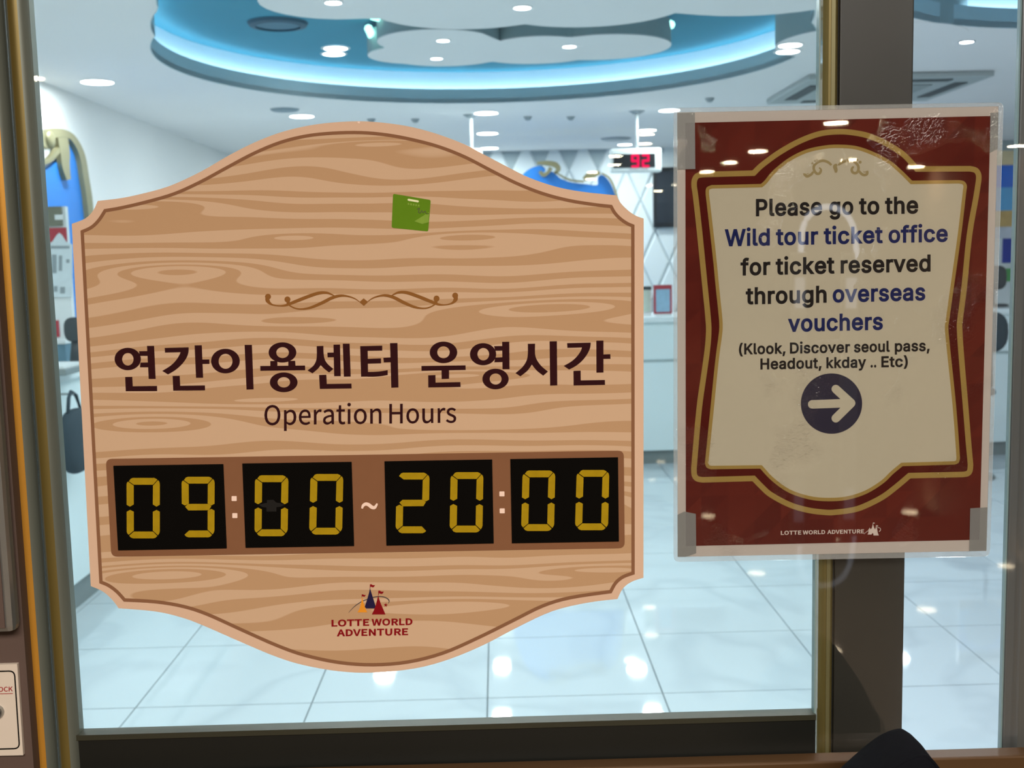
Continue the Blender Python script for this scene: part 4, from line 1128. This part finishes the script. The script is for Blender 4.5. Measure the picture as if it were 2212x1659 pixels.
YS = D-.0035
sc_ = P(780, 860, YS)
sign = empty('wood_sign', (sc_.x, YS, sc_.z), 'shaped sign printed like pale wood, showing the operation hours', 'sign')
outer = path([[(155,483.5),(184,472),(201,455),(211,434)],
              [(211,434),(264,427.5),(321,415),(372,399.5),(435,370),(492,337),(549,308),(606,286),(663,272),(720,264.5),(780,262),(836,266),(892,275),(948,290.6),(1004,312),(1046,334),(1102,363.5),(1144,384),(1200,403),(1256.5,414),(1332,422)],
              [(1332,422),(1340.6,438),(1357,454.6),(1374,466),(1390.5,472)], [(1390.5,472),(1390,1248)],
              [(1390,1248),(1364,1257),(1345,1272),(1334,1294)],
              [(1334,1294),(1269,1302),(1194,1320),(1120,1354),(1045,1393),(970.6,1424),(896,1444),(806,1453),(732,1450),(657,1437),(597.6,1419),(523,1388),(448,1355),(396,1335),(336.5,1321),(256,1314)],
              [(256,1314),(250,1305),(238,1291),(221,1277),(196,1266)], [(196,1266),(155,483.5)]], 4)
sheet('border_board', [outer], YS, .003, M['s_border'], sign)
lc = path([[(177.5,500.5),(198,490.7),(214,475),(227,455)],
           [(227,455),(264,448.5),(321,435),(378,418),(435,392),(492,361),(549,331),(606,307.5),(663,293.5),(720,287.6),(780,286.5),(836,291.5),(892,302),(948,317),(1004,339),(1060,368),(1116,396),(1172,418),(1228.5,433),(1284.5,442),(1320,446)],
           [(1320,446),(1328,460),(1340.6,473),(1354.6,482.6),(1367,488)], [(1367,488),(1367.5,1238)],
           [(1367.5,1238),(1346,1246),(1330,1259),(1319,1278)],
           [(1319,1278),(1232,1291),(1172,1309),(1105,1342),(1030,1379),(956,1411),(881,1430),(806,1436),(732,1431),(657,1415),(597.6,1394),(523,1361),(448,1327),(396,1310),(336.5,1300),(269,1296)],
           [(269,1296),(252.5,1278),(235,1265),(218,1257.5)], [(218,1257.5),(177.5,500.5)]], 4)
bd = band(lc, 7.2)
sheet('grain_panel', [bd[1] if abs(bd[1][0][0]-780) < abs(bd[0][0][0]-780) else bd[0]], YS-.0002, .0002, wood_material(780, 860, YS), sign)
sheet('outline', bd, YS-.0003, .0003, M['s_line'], sign)
# little chip at the crest
sheet('chip', [[(772, 262.5), (778, 262.5), (777, 267), (773, 266)]], YS-.0003, .0003, M['s_dot'], sign)
# scroll flourish
def mir(pts):
    return [(785.4+(785.4-x)*.958, y-(785.4-x)*.012, w) for x, y, w in pts]
def Z8(pts):
    return [(560+x*.1989, 350+y*.1989, w*.1989) for x, y, w in pts]
sc1 = Z8([(70,1478,14),(88,1500,44),(110,1530,30),(150,1552,16),(220,1562,14),(290,1555,24),(380,1520,34),(520,1465,36),(640,1425,34),(730,1420,26),(800,1445,12),(850,1470,4)])
sc2 = Z8([(300,1528,14),(330,1558,14),(390,1588,14),(460,1597,16),(560,1580,26),(680,1530,34),(790,1475,34),(880,1452,28),(960,1458,18),(1040,1485,12),(1110,1535,4)])
shapes = [stroke(sc1), stroke(sc2), [ell(560+95*.1989, 350+1462*.1989, 6.4, 6.2, 20)], [ell(560+306*.1989, 350+1492*.1989, 6.4, 6.4, 20)],
          stroke(mir(sc1)), stroke(mir(sc2)), [ell(*mir([(560+95*.1989, 350+1462*.1989, 0)])[0][:2], 6.3, 6.2, 20)], [ell(*mir([(560+306*.1989, 350+1492*.1989, 0)])[0][:2], 6.3, 6.3, 20)],
          stroke(Z8([(310,1495,50),(316,1515,30),(300,1535,12)]), 4), stroke(mir(Z8([(310,1495,50),(316,1515,30),(300,1535,12)])), 4),
          [[(776.5,652.5),(785.4,644.5),(795,652),(786,660.5)]]]
for i, s in enumerate(shapes):
    sheet('scroll_stroke', s, YS-.0004-.00002*i, .0003, M['s_scroll'], sign)
# green card print
gc = sheet('green_card', [quad_round([(849, 418.5), (930.5, 432), (925, 500), (846, 492)], 4)], YS-.0004, .0003, M['s_green'], sign)
sheet('card_slot', [capsule(882.5, 431.5, 902.5, 435, 4.4, 6)], YS-.0006, .0002, M['s_cream'], gc)
sheet('card_swash', [[(895, 478), (908, 470), (927, 458), (926, 480), (912, 484)]], YS-.0006, .0002, M['s_green2'], gc)
sheet('card_scrawl', stroke([(901,452,1.2),(906,450,1.2),(904,458,1.2),(908,460,1),(911,455,1.2),(914,460,1),(918,456,1.2),(921,462,1),(926,461,1.2)], 4), YS-.0006, .0002, M['s_grey'], gc)
for i, x in enumerate((881, 886.5, 892, 897.5, 903)):
    sheet('card_print', [[(x, 438+i*.9), (x+3.4, 438.6+i*.9), (x+3, 443+i*.9), (x-.4, 442.4+i*.9)]], YS-.0006, .0001, M['s_green2'], gc)

# Korean heading, letter by letter
def za(p): return (220+p[0]*.2622, 690+p[1]*.2622)
def zc(p): return (780+p[0]*.2803, 690+p[1]*.2803)
def ring(cx, cy, rx, ry, ix, iy, irx, iry):
    return [ell(cx, cy, rx, ry, 44), ell(ix, iy, irx, iry, 44)]
def qf(f, loops): return [[f(p) for p in l] for l in loops]
def curve_poly(*segs): return path([list(s) for s in segs], 4)
giyeok1 = curve_poly([(518,235),(715,230)], [(715,230),(712,275),(695,320),(660,368),(608,415),(545,453)], [(545,453),(498,424)], [(498,424),(565,382),(610,338),(638,295),(648,270)], [(648,270),(520,273)], [(520,273),(518,235)])
giyeok2 = curve_poly([(1588,183),(1770,179)], [(1770,179),(1764,222),(1740,272),(1700,322),(1655,358),(1603,386)], [(1603,386),(1562,358)], [(1562,358),(1620,325),(1662,287),(1692,245),(1702,216)], [(1702,216),(1590,219)], [(1590,219),(1588,183)])
siot1 = curve_poly([(1770,220),(1825,218)], [(1825,218),(1827,280),(1835,325),(1858,365),(1907,408)], [(1907,408),(1872,437)], [(1872,437),(1835,408),(1803,377)], [(1803,377),(1778,408),(1735,444)], [(1735,444),(1695,420)], [(1695,420),(1742,382),(1765,340),(1771,290),(1770,220)])
siot2 = curve_poly([(1285,188),(1341,187)], [(1341,187),(1341,265),(1355,312),(1390,360),(1440,402)], [(1440,402),(1404,433)], [(1404,433),(1355,395),(1316,348)], [(1316,348),(1282,395),(1228,438)], [(1228,438),(1190,414)], [(1190,414),(1243,368),(1275,318),(1285,265),(1285,188)])
LET = [
 (za, [ring(213,326,108,92,214,328,47,52), [[(372,218),(430,218),(443,490),(386,490)]], [[(306,262),(376,261),(377,300),(312,300)]], [[(318,356),(382,355),(384,394),(314,394)]], [[(192,475),(250,474),(254,551),(454,548),(455,590),(197,591)]]]),
 (za, [[giyeok1], [[(764,214),(823,213),(834,480),(776,481)]], [[(824,331),(885,330),(886,366),(826,367)]], [[(583,466),(641,465),(645,547),(849,544),(850,584),(588,587)]]]),
 (za, [ring(1018,343,118,101,1019,345,57,62), [[(1176,210),(1236,210),(1250,576),(1192,578)]]]),
 (za, [ring(1488,272,114,83,1489,273,52,45), [[(1305,384),(1674,380),(1675,418),(1306,423)]], [[(1388,343),(1446,342),(1446,386),(1388,388)]], [[(1536,342),(1592,341),(1595,384),(1536,385)]], ring(1498,518,114,81,1499,518,52,43)]),
 (za, [[siot1], [[(1908,208),(1962,207),(1968,467),(1914,467)]], [[(1858,274),(1911,273),(1912,311),(1860,312)]], [[(1985,200),(2041,200),(2050,470),(1994,471)]], [[(1790,458),(1849,456),(1853,532),(2056,529),(2058,568),(1796,572)]]]),
 (zc, [[[(-7,206),(50,205),(54,440),(0,441)]], [[(48,205),(163,202),(163,240),(50,242)]], [[(50,304),(153,300),(154,338),(52,341)]], [curve_poly([(50,405),(100,404),(150,400),(205,391)], [(205,391),(205,428)], [(205,428),(150,437),(100,441),(50,441)], [(50,441),(50,405)])], [[(223,183),(280,182),(288,524),(233,526)]], [[(172,296),(228,293),(229,329),(175,331)]]]),
 (zc, [ring(635,254,106,83,635,253,48,46), [[(465,359),(805,354),(806,389),(466,396)]], [[(620,389),(678,388),(678,457),(621,459)]], [[(517,431),(573,429),(574,487),(765,483),(767,520),(518,524)]]]),
 (zc, [ring(940,268,101,85,942,268,45,48), [[(1087,173),(1142,172),(1144,383),(1090,384)]], [[(1025,206),(1090,205),(1090,240),(1034,241)]], [[(1034,294),(1092,292),(1092,328),(1027,330)]], ring(1036,459,101,79,1037,459,46,43)]),
 (zc, [[siot2], [[(1453,169),(1509,168),(1512,508),(1457,510)]]]),
 (zc, [[giyeok2], [[(1813,164),(1868,163),(1868,409),(1814,410)]], [[(1866,270),(1921,268),(1922,303),(1867,304)]], [[(1637,397),(1692,395),(1693,470),(1879,467),(1880,504),(1638,509)]]]),
]
for fn, shp in LET:
    ps = []
    for i, l in enumerate(shp):
        ps.append(sheet_vf(qf(fn, l), YS-.0004-.00002*i, .0003))
    v, f = join_vf(ps)
    fix(mesh_obj('letter', v, f, M['s_text'], sign))
text_sheet('lettering', 'Operation', 571, 824, 918, 914.5, 42.5, M['s_text'], sign, YS-.0004, bold=.0025)
text_sheet('lettering', 'Hours', 841, 985.5, 914.5, 912.5, 42, M['s_text'], sign, YS-.0004, bold=.0025)

# digit panel
dp = sheet('digit_panel', [quad_round([(228.5,991.5),(1347.5,973.5),(1349.5,1184),(240.5,1202.5)], 13)], YS-.0006, .0005, M['s_panel'], sign)
def z5(p): return (200+p[0]*.27125, 950+p[1]*.27125)
def z6(p): return (780+p[0]*.2803, 950+p[1]*.2803)
PL = [(z5, [(165,208),(1040,195),(1067,864),(203,880)]), (z5, [(1192,190),(2062,177),(2082,845),(1218,860)]),
      (z6, [(180,167),(1010,153),(1022,798),(195,815)]), (z6, [(1150,150),(1980,136),(1987,783),(1162,797)])]
DG = [(z5, '0', [(270,304),(535,304),(535,785),(272,785)]), (z5, '9', [(708,295),(972,295),(970,777),(713,777)]),
      (z5, '0', [(1293,283),(1560,283),(1553,768),(1289,768)]), (z5, '0', [(1735,273),(1997,273),(1987,755),(1724,755)]),
      (z6, '2', [(275,254),(528,254),(520,720),(265,720)]), (z6, '0', [(690,250),(943,250),(935,714),(682,714)]),
      (z6, '0', [(1245,237),(1497,237),(1487,703),(1233,703)]), (z6, '0', [(1662,233),(1913,233),(1903,697),(1648,697)])]
SEG = {
 'a': [(.07,.055),(.13,.012),(.19,0),(.83,0),(.90,.018),(.925,.032),(.795,.112),(.215,.112)],
 'f': [(0,.105),(.015,.075),(.045,.062),(.215,.128),(.215,.44),(.10,.475),(0,.445)],
 'b': [(.795,.128),(.945,.036),(.985,.062),(1,.10),(1,.445),(.90,.475),(.79,.44)],
 'e': [(.0,.56),(.1,.53),(.215,.56),(.215,.872),(.06,.942),(.015,.915),(0,.885)],
 'c': [(.79,.56),(.9,.53),(1,.56),(1,.885),(.985,.918),(.945,.95),(.79,.872)],
 'd': [(.215,.888),(.79,.888),(.925,.962),(.87,.990),(.81,1),(.19,1),(.12,.985),(.075,.955)],
 'g': [(.10,.495),(.19,.448),(.83,.448),(.90,.488),(.83,.552),(.20,.555)],
}
USE = {'0': 'abcdef', '9': 'abcdfg', '2': 'abged'}
for i, (fn, q) in enumerate(PL):
    pl = sheet('number_plate', [[fn(p) for p in q]], YS-.0016, .0010, M['s_black'], sign)
    for fn2, ch, dq in DG[2*i:2*i+2]:
        c4 = [Vector(fn2(p)) for p in dq]
        for s in USE[ch]:
            pts = []
            for u, v_ in SEG[s]:
                t = c4[0].lerp(c4[1], u)
                bt = c4[3].lerp(c4[2], u)
                w_ = t.lerp(bt, v_)
                pts.append((w_.x, w_.y))
            sheet('digit_segment', [pts], YS-.0021, .0005, M['s_yellow'], pl)
    if i == 1:
        tag(sheet('tape_patch', [[z5(p) for p in [(1322,518),(1370,505),(1388,503),(1388,480),(1440,478),(1462,500),(1500,506),(1530,518),(1500,533),(1464,537),(1464,572),(1385,572),(1385,540),(1350,535)]]], YS-.0019, .0003, M['s_black2'], pl), 'charcoal tape patch covering the middle bar')
for cx_, cy_ in ((505.7, 1077), (507.2, 1113.8), (1084.2, 1066.9), (1084.8, 1103.6)):
    sheet('colon_dot', [quad_round([(cx_-5.5, cy_-5.3), (cx_+5.5, cy_-5.3), (cx_+5.6, cy_+5.3), (cx_-5.4, cy_+5.3)], 1.2, 2)], YS-.0008, .0002, M['s_dot'], dp)
sheet('tilde', stroke([(782,1098.5,4),(784.5,1092,6),(790,1088.8,7),(796.5,1090.5,7.5),(803,1095.5,7.5),(809,1096.5,6.5),(813.5,1090.5,4.5),(814,1087.5,3)], 5), YS-.0008, .0002, M['s_dot'], dp)

# castle logo and name
def zl(x, y): return (660+x*.1356, 1230+y*.1356)
def logo(parent, Y, tf, cols, wscale):
    orange, navy, red, flag, sw = cols
    def sh(nm, pts, m, k): sheet(nm, [[tf(*p) for p in pts]], Y-.00002*k, .0002, m, parent)
    arc = [(685,690,4),(730,640,8),(790,582,11),(850,540,13),(910,505,14),(975,480,13),(1030,460,14),(1090,443,15),(1150,434,15),(1210,433,15),(1270,448,16),(1315,475,16),(1332,505,14),(1325,530,8),(1310,545,4)]
    st = [tf(x, y)+(w*wscale,) for x, y, w in arc]
    sheet('swoosh', stroke(st), Y, .0002, sw, parent)
    sh('spire', [(900,430),(915,500),(935,570),(960,640),(983,684),(828,684),(860,625),(880,560),(893,500)], orange, 1)
    sh('spire', [(1027,296),(1045,360),(1070,440),(1095,520),(1116,590),(1106,622),(965,622),(943,598),(965,530),(990,450),(1012,370)], navy, 2)
    sh('spire', [(1158,406),(1172,470),(1200,550),(1240,640),(1273,718),(1056,718),(1085,660),(1115,580),(1140,490)], red, 3)
    for ax, ay, s in ((1025,240,1.0),(1158,342,1.08),(895,400,.78)):
        sh('flag', [(ax,ay),(ax+22*s,ay-3*s),(ax+48*s,ay+12*s),(ax+82*s,ay+10*s),(ax+66*s,ay+38*s),(ax+46*s,ay+46*s),(ax+22*s,ay+36*s),(ax+8*s,ay+38*s),(ax+8*s,ay+60*s),(ax,ay+60*s)], flag, 4)
    stp = []
    for i in range(10):
        r_ = 34 if i % 2 == 0 else 14
        an = math.radians(-80+36*i)
        stp.append((1278+r_*math.cos(an), 567+r_*math.sin(an)))
    sh('star', stp, flag, 5)
logo(sign, YS-.0004, zl, (M['s_orange'], M['s_navy'], M['s_red'], M['s_red'], M['s_grey']), .1356)
text_sheet('lettering', 'LOTTE', 716, 797.5, 1353, 1351, 14, M['s_red'], sign, YS-.0004, bold=.014)
text_sheet('lettering', 'WORLD', 802.5, 891, 1351, 1349.5, 14, M['s_red'], sign, YS-.0004, bold=.014)
text_sheet('lettering', 'ADVENTURE', 727.5, 881.5, 1374, 1371.3, 14.2, M['s_red'], sign, YS-.0004, bold=.014)

# ------------------------------------------------------------------ laminated notice
YN = D-.0030
nc = P(1805, 720, YN)
notice = empty('laminated_notice', (nc.x, YN, nc.z), 'laminated red and white notice with gold border taped over the post', 'notice')
def red_facets():
    m = mat('poster_red_facets', (118, 40, 28), .5, vary=0)
    nt = m.node_tree
    b = nt.nodes['Principled BSDF']
    N, L = nt.nodes.new, nt.links.new
    tc = N('ShaderNodeTexCoord')
    s = N('ShaderNodeVectorMath'); s.operation = 'MULTIPLY'; s.inputs[1].default_value = (39, 0, 39)
    L(tc.outputs['Object'], s.inputs[0])
    fr = N('ShaderNodeVectorMath'); fr.operation = 'FRACTION'; L(s.outputs[0], fr.inputs[0])
    fl = N('ShaderNodeVectorMath'); fl.operation = 'FLOOR'; L(s.outputs[0], fl.inputs[0])
    sp = N('ShaderNodeSeparateXYZ'); L(fr.outputs[0], sp.inputs[0])
    gt = N('ShaderNodeMath'); gt.operation = 'GREATER_THAN'; L(sp.outputs['X'], gt.inputs[0]); L(sp.outputs['Z'], gt.inputs[1])
    ad = N('ShaderNodeVectorMath'); ad.operation = 'ADD'; L(fl.outputs[0], ad.inputs[0])
    cb = N('ShaderNodeCombineXYZ'); L(gt.outputs[0], cb.inputs['Y']); L(cb.outputs[0], ad.inputs[1])
    wn = N('ShaderNodeTexWhiteNoise'); L(ad.outputs[0], wn.inputs['Vector'])
    mx = N('ShaderNodeMix'); mx.data_type = 'RGBA'
    mx.inputs['A'].default_value = rgb(76, 27, 22)
    mx.inputs['B'].default_value = rgb(90, 34, 26)
    L(wn.outputs['Value'], mx.inputs['Factor']); L(mx.outputs['Result'], b.inputs['Base Color'])
    return m
sheet('paper_sheet', [[(1463,243),(2157,229.6),(2131,1190),(1464,1203)]], YN, .0012, M['p_paper'], notice)
sheet('red_ground', [[(1480.5,265.5),(2140,250.6),(2115.6,1166),(1481.6,1179.7)]], YN-.0001, .0001, red_facets(), notice)
OB = path([[(1628,374),(1640,362),(1652,352),(1681,331),(1717,310),(1748.6,296),(1777.5,287.5),(1809,284.5),(1836,285.6),(1872.3,292.3),(1908.5,306.8),(1944.7,328.5),(1962,344),(1980.8,365)],
           [(1980.8,365),(2095,364.5)],[(2095,364.5),(2108,368),(2114,378),(2114,390)],
           [(2114,390),(2108.6,425),(2094,509),(2083,620),(2074,690),(2073,710),(2076,760),(2086.5,886),(2091.8,952),(2096.5,1004)],
           [(2096.5,1004),(2095,1017),(2090,1023),(2080,1025)],[(2080,1025),(1964.5,1027.5)],
           [(1964.5,1027.5),(1938,1050),(1906,1074),(1866,1094),(1840,1102),(1805,1106.5),(1785,1107),(1745,1102),(1705,1090),(1665.5,1069),(1646,1052),(1628,1033.5)],
           [(1628,1033.5),(1518,1036.5)],[(1518,1036.5),(1506,1034),(1500,1026),(1499,1012)],
           [(1499,1012),(1510,886),(1521,806.5),(1528,755),(1531,715),(1529,680),(1523,620),(1512,509),(1502.7,425),(1499.5,404)],
           [(1499.5,404),(1500,390),(1506,380),(1518,377)],[(1518,377),(1628,374)]], 4)
IB = path([[(1645,401),(1655,392),(1671.5,372),(1705,345),(1741,327),(1777.5,318.5),(1809,316),(1848,319),(1884,331),(1920.5,350),(1940,366),(1954,379),(1968.8,394)],
           [(1968.8,394),(2072,392.7)],[(2072,392.7),(2081,395),(2085,402),(2084,410)],
           [(2084,410),(2081,437),(2072.4,509),(2056.8,620),(2047,690),(2045,708),(2048,745),(2060,859.6),(2066.6,939),(2070,990)],
           [(2070,990),(2068,997),(2062,1000)],[(2062,1000),(1948.5,1003.3)],
           [(1948.5,1003.3),(1927,1021),(1906,1041),(1871.6,1062.5),(1834.5,1075),(1800,1079),(1758,1077),(1718.5,1066.5),(1692,1053),(1665.5,1032),(1644,1008.6)],
           [(1644,1008.6),(1536,1010)],[(1536,1010),(1529,1007),(1526.5,1000)],
           [(1526.5,1000),(1538,886),(1548.7,780),(1556,725),(1557.5,704),(1556,680),(1549.7,620),(1543.7,557.5),(1532.8,461),(1528,420)],
           [(1528,420),(1529,408),(1538,403.5)],[(1538,403.5),(1645,401)]], 4)
ob, ib = band(OB, 12), band(IB, 7.5)
inn = lambda bnd: min(bnd, key=lambda l: max(p[0] for p in l))
sheet('dark_red_band', [inn(ob)], YN-.0002, .0001, M['p_dark'], notice)
sheet('white_field', [inn(ib)], YN-.0003, .0001, M['p_white'], notice)
sheet('gold_border', ob, YN-.0004, .0002, M['p_gold'], notice)
sheet('gold_border', ib, YN-.0004, .0001, M['p_gold'], notice)
YT = YN-.0004
def zf(pts): return [(1720+x*.07685, 330+y*.07685, w*.07685) for x, y, w in pts]
fl = [zf([(990,350,60),(930,290,70),(850,245,75),(760,225,75),(660,240,75),(570,290,75),(500,370,75),(495,460,72),(530,540,75),(590,590,75),(650,580,75),(690,520,70),(690,460,50),(640,420,40)]),
      zf([(480,530,60),(440,590,70),(370,640,75),(300,660,80),(240,610,80),(240,560,80),(300,545,80),(340,590,60)]),
      zf([(1180,350,50),(1260,290,70),(1360,245,75),(1480,215,75),(1590,235,75),(1680,290,75),(1740,370,75),(1750,460,75),(1720,540,75),(1650,575,75),(1580,540,75),(1560,470,70),(1590,410,60),(1620,420,60)]),
      zf([(1770,510,60),(1820,580,72),(1900,625,75),(1985,600,75),(1990,520,75),(1930,490,75),(1920,550,60)]),
      zf([(1115,560,60),(1115,480,100),(1090,380,110),(1150,330,60)])]
for i, s in enumerate(fl):
    sheet('flourish_stroke', stroke(s, 5), YT-.00002*i, .0001, M['p_gold2'], notice)
for x, y, r in ((455,300,34),(525,230,26),(582,205,18),(1665,185,20),(1722,205,26),(1795,265,42)):
    sheet('flourish_dot', [ell(1720+x*.07685, 330+y*.07685, r*.08, r*.08, 12)], YT, .0001, M['p_gold2'], notice)
BL = .024
def line(words, m_list, xl, xr, bl, br, cap, bold=BL, fnt='P'):
    """one line of words: [(text, left column, right column, material)]"""
    for (w_, a, b, m) in words:
        t0, t1 = (a-xl)/(xr-xl), (b-xl)/(xr-xl)
        text_sheet('lettering', w_, a, b, bl+(br-bl)*t0, bl+(br-bl)*t1, cap, m, notice, YT, bold=bold, font=fnt)
k, nv = M['p_ink'], M['p_navy']
zt = lambda x: 1540+x*.2532
line([('Please', zt(367), zt(932), k), ('go', zt(993), zt(1198), k), ('to', zt(1246), zt(1420), k), ('the', zt(1468), zt(1752), k)], 0, zt(367), zt(1752), 465.8, 459.8, 36)
line([('Wild', zt(100), zt(486), nv), ('tour', zt(537), zt(898), nv), ('ticket', zt(945), zt(1450), nv), ('office', zt(1498), zt(2004), nv)], 0, zt(100), zt(2004), 530.8, 520.8, 35.5)
line([('for', zt(235), zt(490), k), ('ticket', zt(535), zt(1038), k), ('reserved', zt(1090), zt(1857), k)], 0, zt(235), zt(1857), 593.8, 585, 35.5)
line([('through', zt(280), zt(970), k), ('overseas', zt(1022), zt(1812), nv)], 0, zt(280), zt(1812), 656.3, 647.5, 35.5)
line([('vouchers', zt(640), zt(1450), nv)], 0, zt(640), zt(1450), 715.6, 711, 35.5)
line([('(Klook,', zt(222), zt(620), k), ('Discover', zt(657), zt(1170), k), ('seoul', zt(1203), zt(1510), k), ('pass,', zt(1552), zt(1850), k)], 0, zt(222), zt(1850), 765, 757.5, 23)
line([('Headout,', zt(405), zt(928), k), ('kkday', zt(968), zt(1308), k), ('..', zt(1345), zt(1394), k), ('Etc)', zt(1437), zt(1663), k)], 0, zt(405), zt(1663), 797.3, 791.5, 23)
dsc = sheet('arrow_disc', [ell(1796.2, 871.8, 66.2, 65.2, 64)], YT, .0002, M['p_disc'], notice)
a1 = sheet_vf([capsule(1754.5, 873.5, 1838, 870.5, 18.5)], YT-.00020, .0001)
a2 = sheet_vf([capsule(1805.5, 840.5, 1838.5, 870.5, 18.5)], YT-.00022, .0001)
a3 = sheet_vf([capsule(1805.5, 903.5, 1838.5, 871, 18.5)], YT-.00024, .0001)
v, f = join_vf([a1, a2, a3])
fix(mesh_obj('arrow', v, f, M['p_white'], dsc))
line([('LOTTE', 1686.7, 1731, M['p_logo']), ('WORLD', 1734, 1782.5, M['p_logo']), ('ADVENTURE', 1787, 1866.5, M['p_logo'])], 0, 1686.7, 1866.5, 1155.2, 1151.6, 8.3, .012, 'O')
def zk(x, y): return (1680+x*.1085, 1110+y*.1085)
def ck(pts, i): sheet('castle_logo', [[zk(*p) for p in pts]], YT-.00002*i, .0001, M['p_logo'], notice)
ck([(1787,412),(1805,380),(1805,310),(1820,300),(1832,272),(1845,300),(1852,305),(1870,290),(1885,240),(1895,190),(1908,240),(1925,290),(1940,310),(1948,280),(1960,240),(1975,285),(1982,320),(1990,370),(2012,430),(1905,430),(1905,395),(1890,382),(1875,395),(1868,412)], 0)
ck([(1893,195),(1893,178),(1915,172),(1937,185),(1915,196)], 1)
ck([(1955,245),(1955,230),(1985,228),(2003,242),(1985,256)], 2)
sheet('swoosh', stroke([zk(1715,405)+(.5,), zk(1760,365)+(.9,), zk(1800,335)+(1.1,)], 4), YT, .0001, M['p_logo'], notice)
sheet('swoosh', stroke([zk(1980,275)+(1.1,), zk(2030,280)+(1.2,), zk(2050,310)+(1.2,), zk(2035,340)+(1.6,), zk(2015,350)+(1.4,)], 4), YT, .0001, M['p_logo'], notice)
# tapes at the corners, behind the clear sleeve
for q in ([(1463,244),(1501,243),(1502,365),(1463.5,366)], [(2139.5,244),(2157,243),(2155.5,322),(2138.5,330)],
          [(1463.5,1112),(1478,1105),(1503,1110),(1504,1195),(1482,1203),(1464,1203)], [(2096,1098),(2133,1096),(2131,1189),(2094,1190)]):
    sheet('corner_tape', [q], YN-.0008, .0002, M['tape'], notice)
sl_ = [(1455,233),(2168,221),(2138.5,1202),(1455,1214)]
sheet('laminate_film', [quad_round(sl_, 14)], YN-.0012, .0001, M['film'], notice)
sheet('sleeve_rim', [quad_round(sl_, 14), quad_round([(1463,242.5),(2157,229.3),(2131,1190.5),(1464,1203.5)], 4)], YN-.0006, .0005, M['filmedge'], notice)

# ------------------------------------------------------------------ hall outside, behind the camera
HC = 2.8
struct(box('floor_hall', -7, 7, -26, D-.06, -.1, 0, M['hallfloor']))
struct(box('ceiling_hall', -7, 7, -26, D-.06, HC, HC+.05, M['hallceil']))
struct(box('wall_hall_back', -7, 7, -26.1, -26, 0, HC, M['hallwall']))
struct(box('wall_hall_left', -7.1, -7, -26, D-.06, 0, HC, M['hallwall']))
struct(box('wall_hall_right', 7, 7.1, -26, D-.06, 0, HC, M['hallwall']))
HL = [(1805,267,22),(2022,290,19),(1636,328,17),(1576,352,14),(1527,372,13),(1833,346,15),(1978,361,15),(2198,316,16),(60,170,28),
      (1397,291,14),(1393,311,13),(1330,338,13),(1328,357,13),(1280,373,11),(1276,387,11),(1423,413,9),(1455,400,6),(1403,401,7)]
for px, py, wpx in HL:
    q = PZ(px, py, HC-.01)
    loc = Vector((q.x, 2*D-q.y, HC))
    if loc.y < -25.5: continue
    r = 1.15*wpx/F*q.y
    root = empty('hall_downlight', loc, 'warm round downlight in the hall ceiling opposite the glass', 'downlight', 'warm hall downlights')
    v, f = plan_vf([ell(loc.x, loc.y, r, r, 24)], HC-.006, HC-.002)
    fix(mesh_obj('diffuser', v, f, M['warmlamp'], root))
    lathe('trim_ring', [(r, HC-.008), (r, HC-.001), (r*1.2, HC-.001), (r*1.15, HC-.008)], loc.x, loc.y, M['trimgrey'], root, 24)
# lit archway outline on the far side of the hall
Ya = 2*D + 9.0
def mirr(px, py):
    q = P(px, py, Ya)
    return (q.x, 2*D-Ya, q.z)
arch = empty('lit_archway', (mirr(1790, 700)[0], 2*D-Ya, 0), 'arched light tube over the entrance across the hall', 'archway')
pts = [mirr(x, y) for x, y in catmull([(1730, 545), (1732, 500), (1745, 468), (1768, 451), (1790, 447), (1814, 453), (1834, 472), (1846, 505), (1850, 560)], 5)]
v, f = tube_vf(pts, .028, 8)
mesh_obj('light_tube', v, f, emit_mat('arch_glow', (.8, .86, 1.0), 3), arch, True)
for a, b in ((1712, 1740), (1822, 1852)):
    A_, B_ = mirr(a, 600), mirr(b, 665)
    box('pillar', A_[0], B_[0], A_[1]-.1, A_[1]+.02, 0, mirr(a, 545)[2], M['white'], arch)
    box('pillar_light', A_[0]+.02, B_[0]-.02, A_[1]+.02, A_[1]+.03, B_[2], A_[2], emit_mat('pillar_glow', (.85, .88, 1.0), 1.2), arch)
print('floor tiles', len([o for o in floor.children]), 'diamonds', nd, 'YC', YC, 'XLC', XLC, 'zr', zr0, zb)
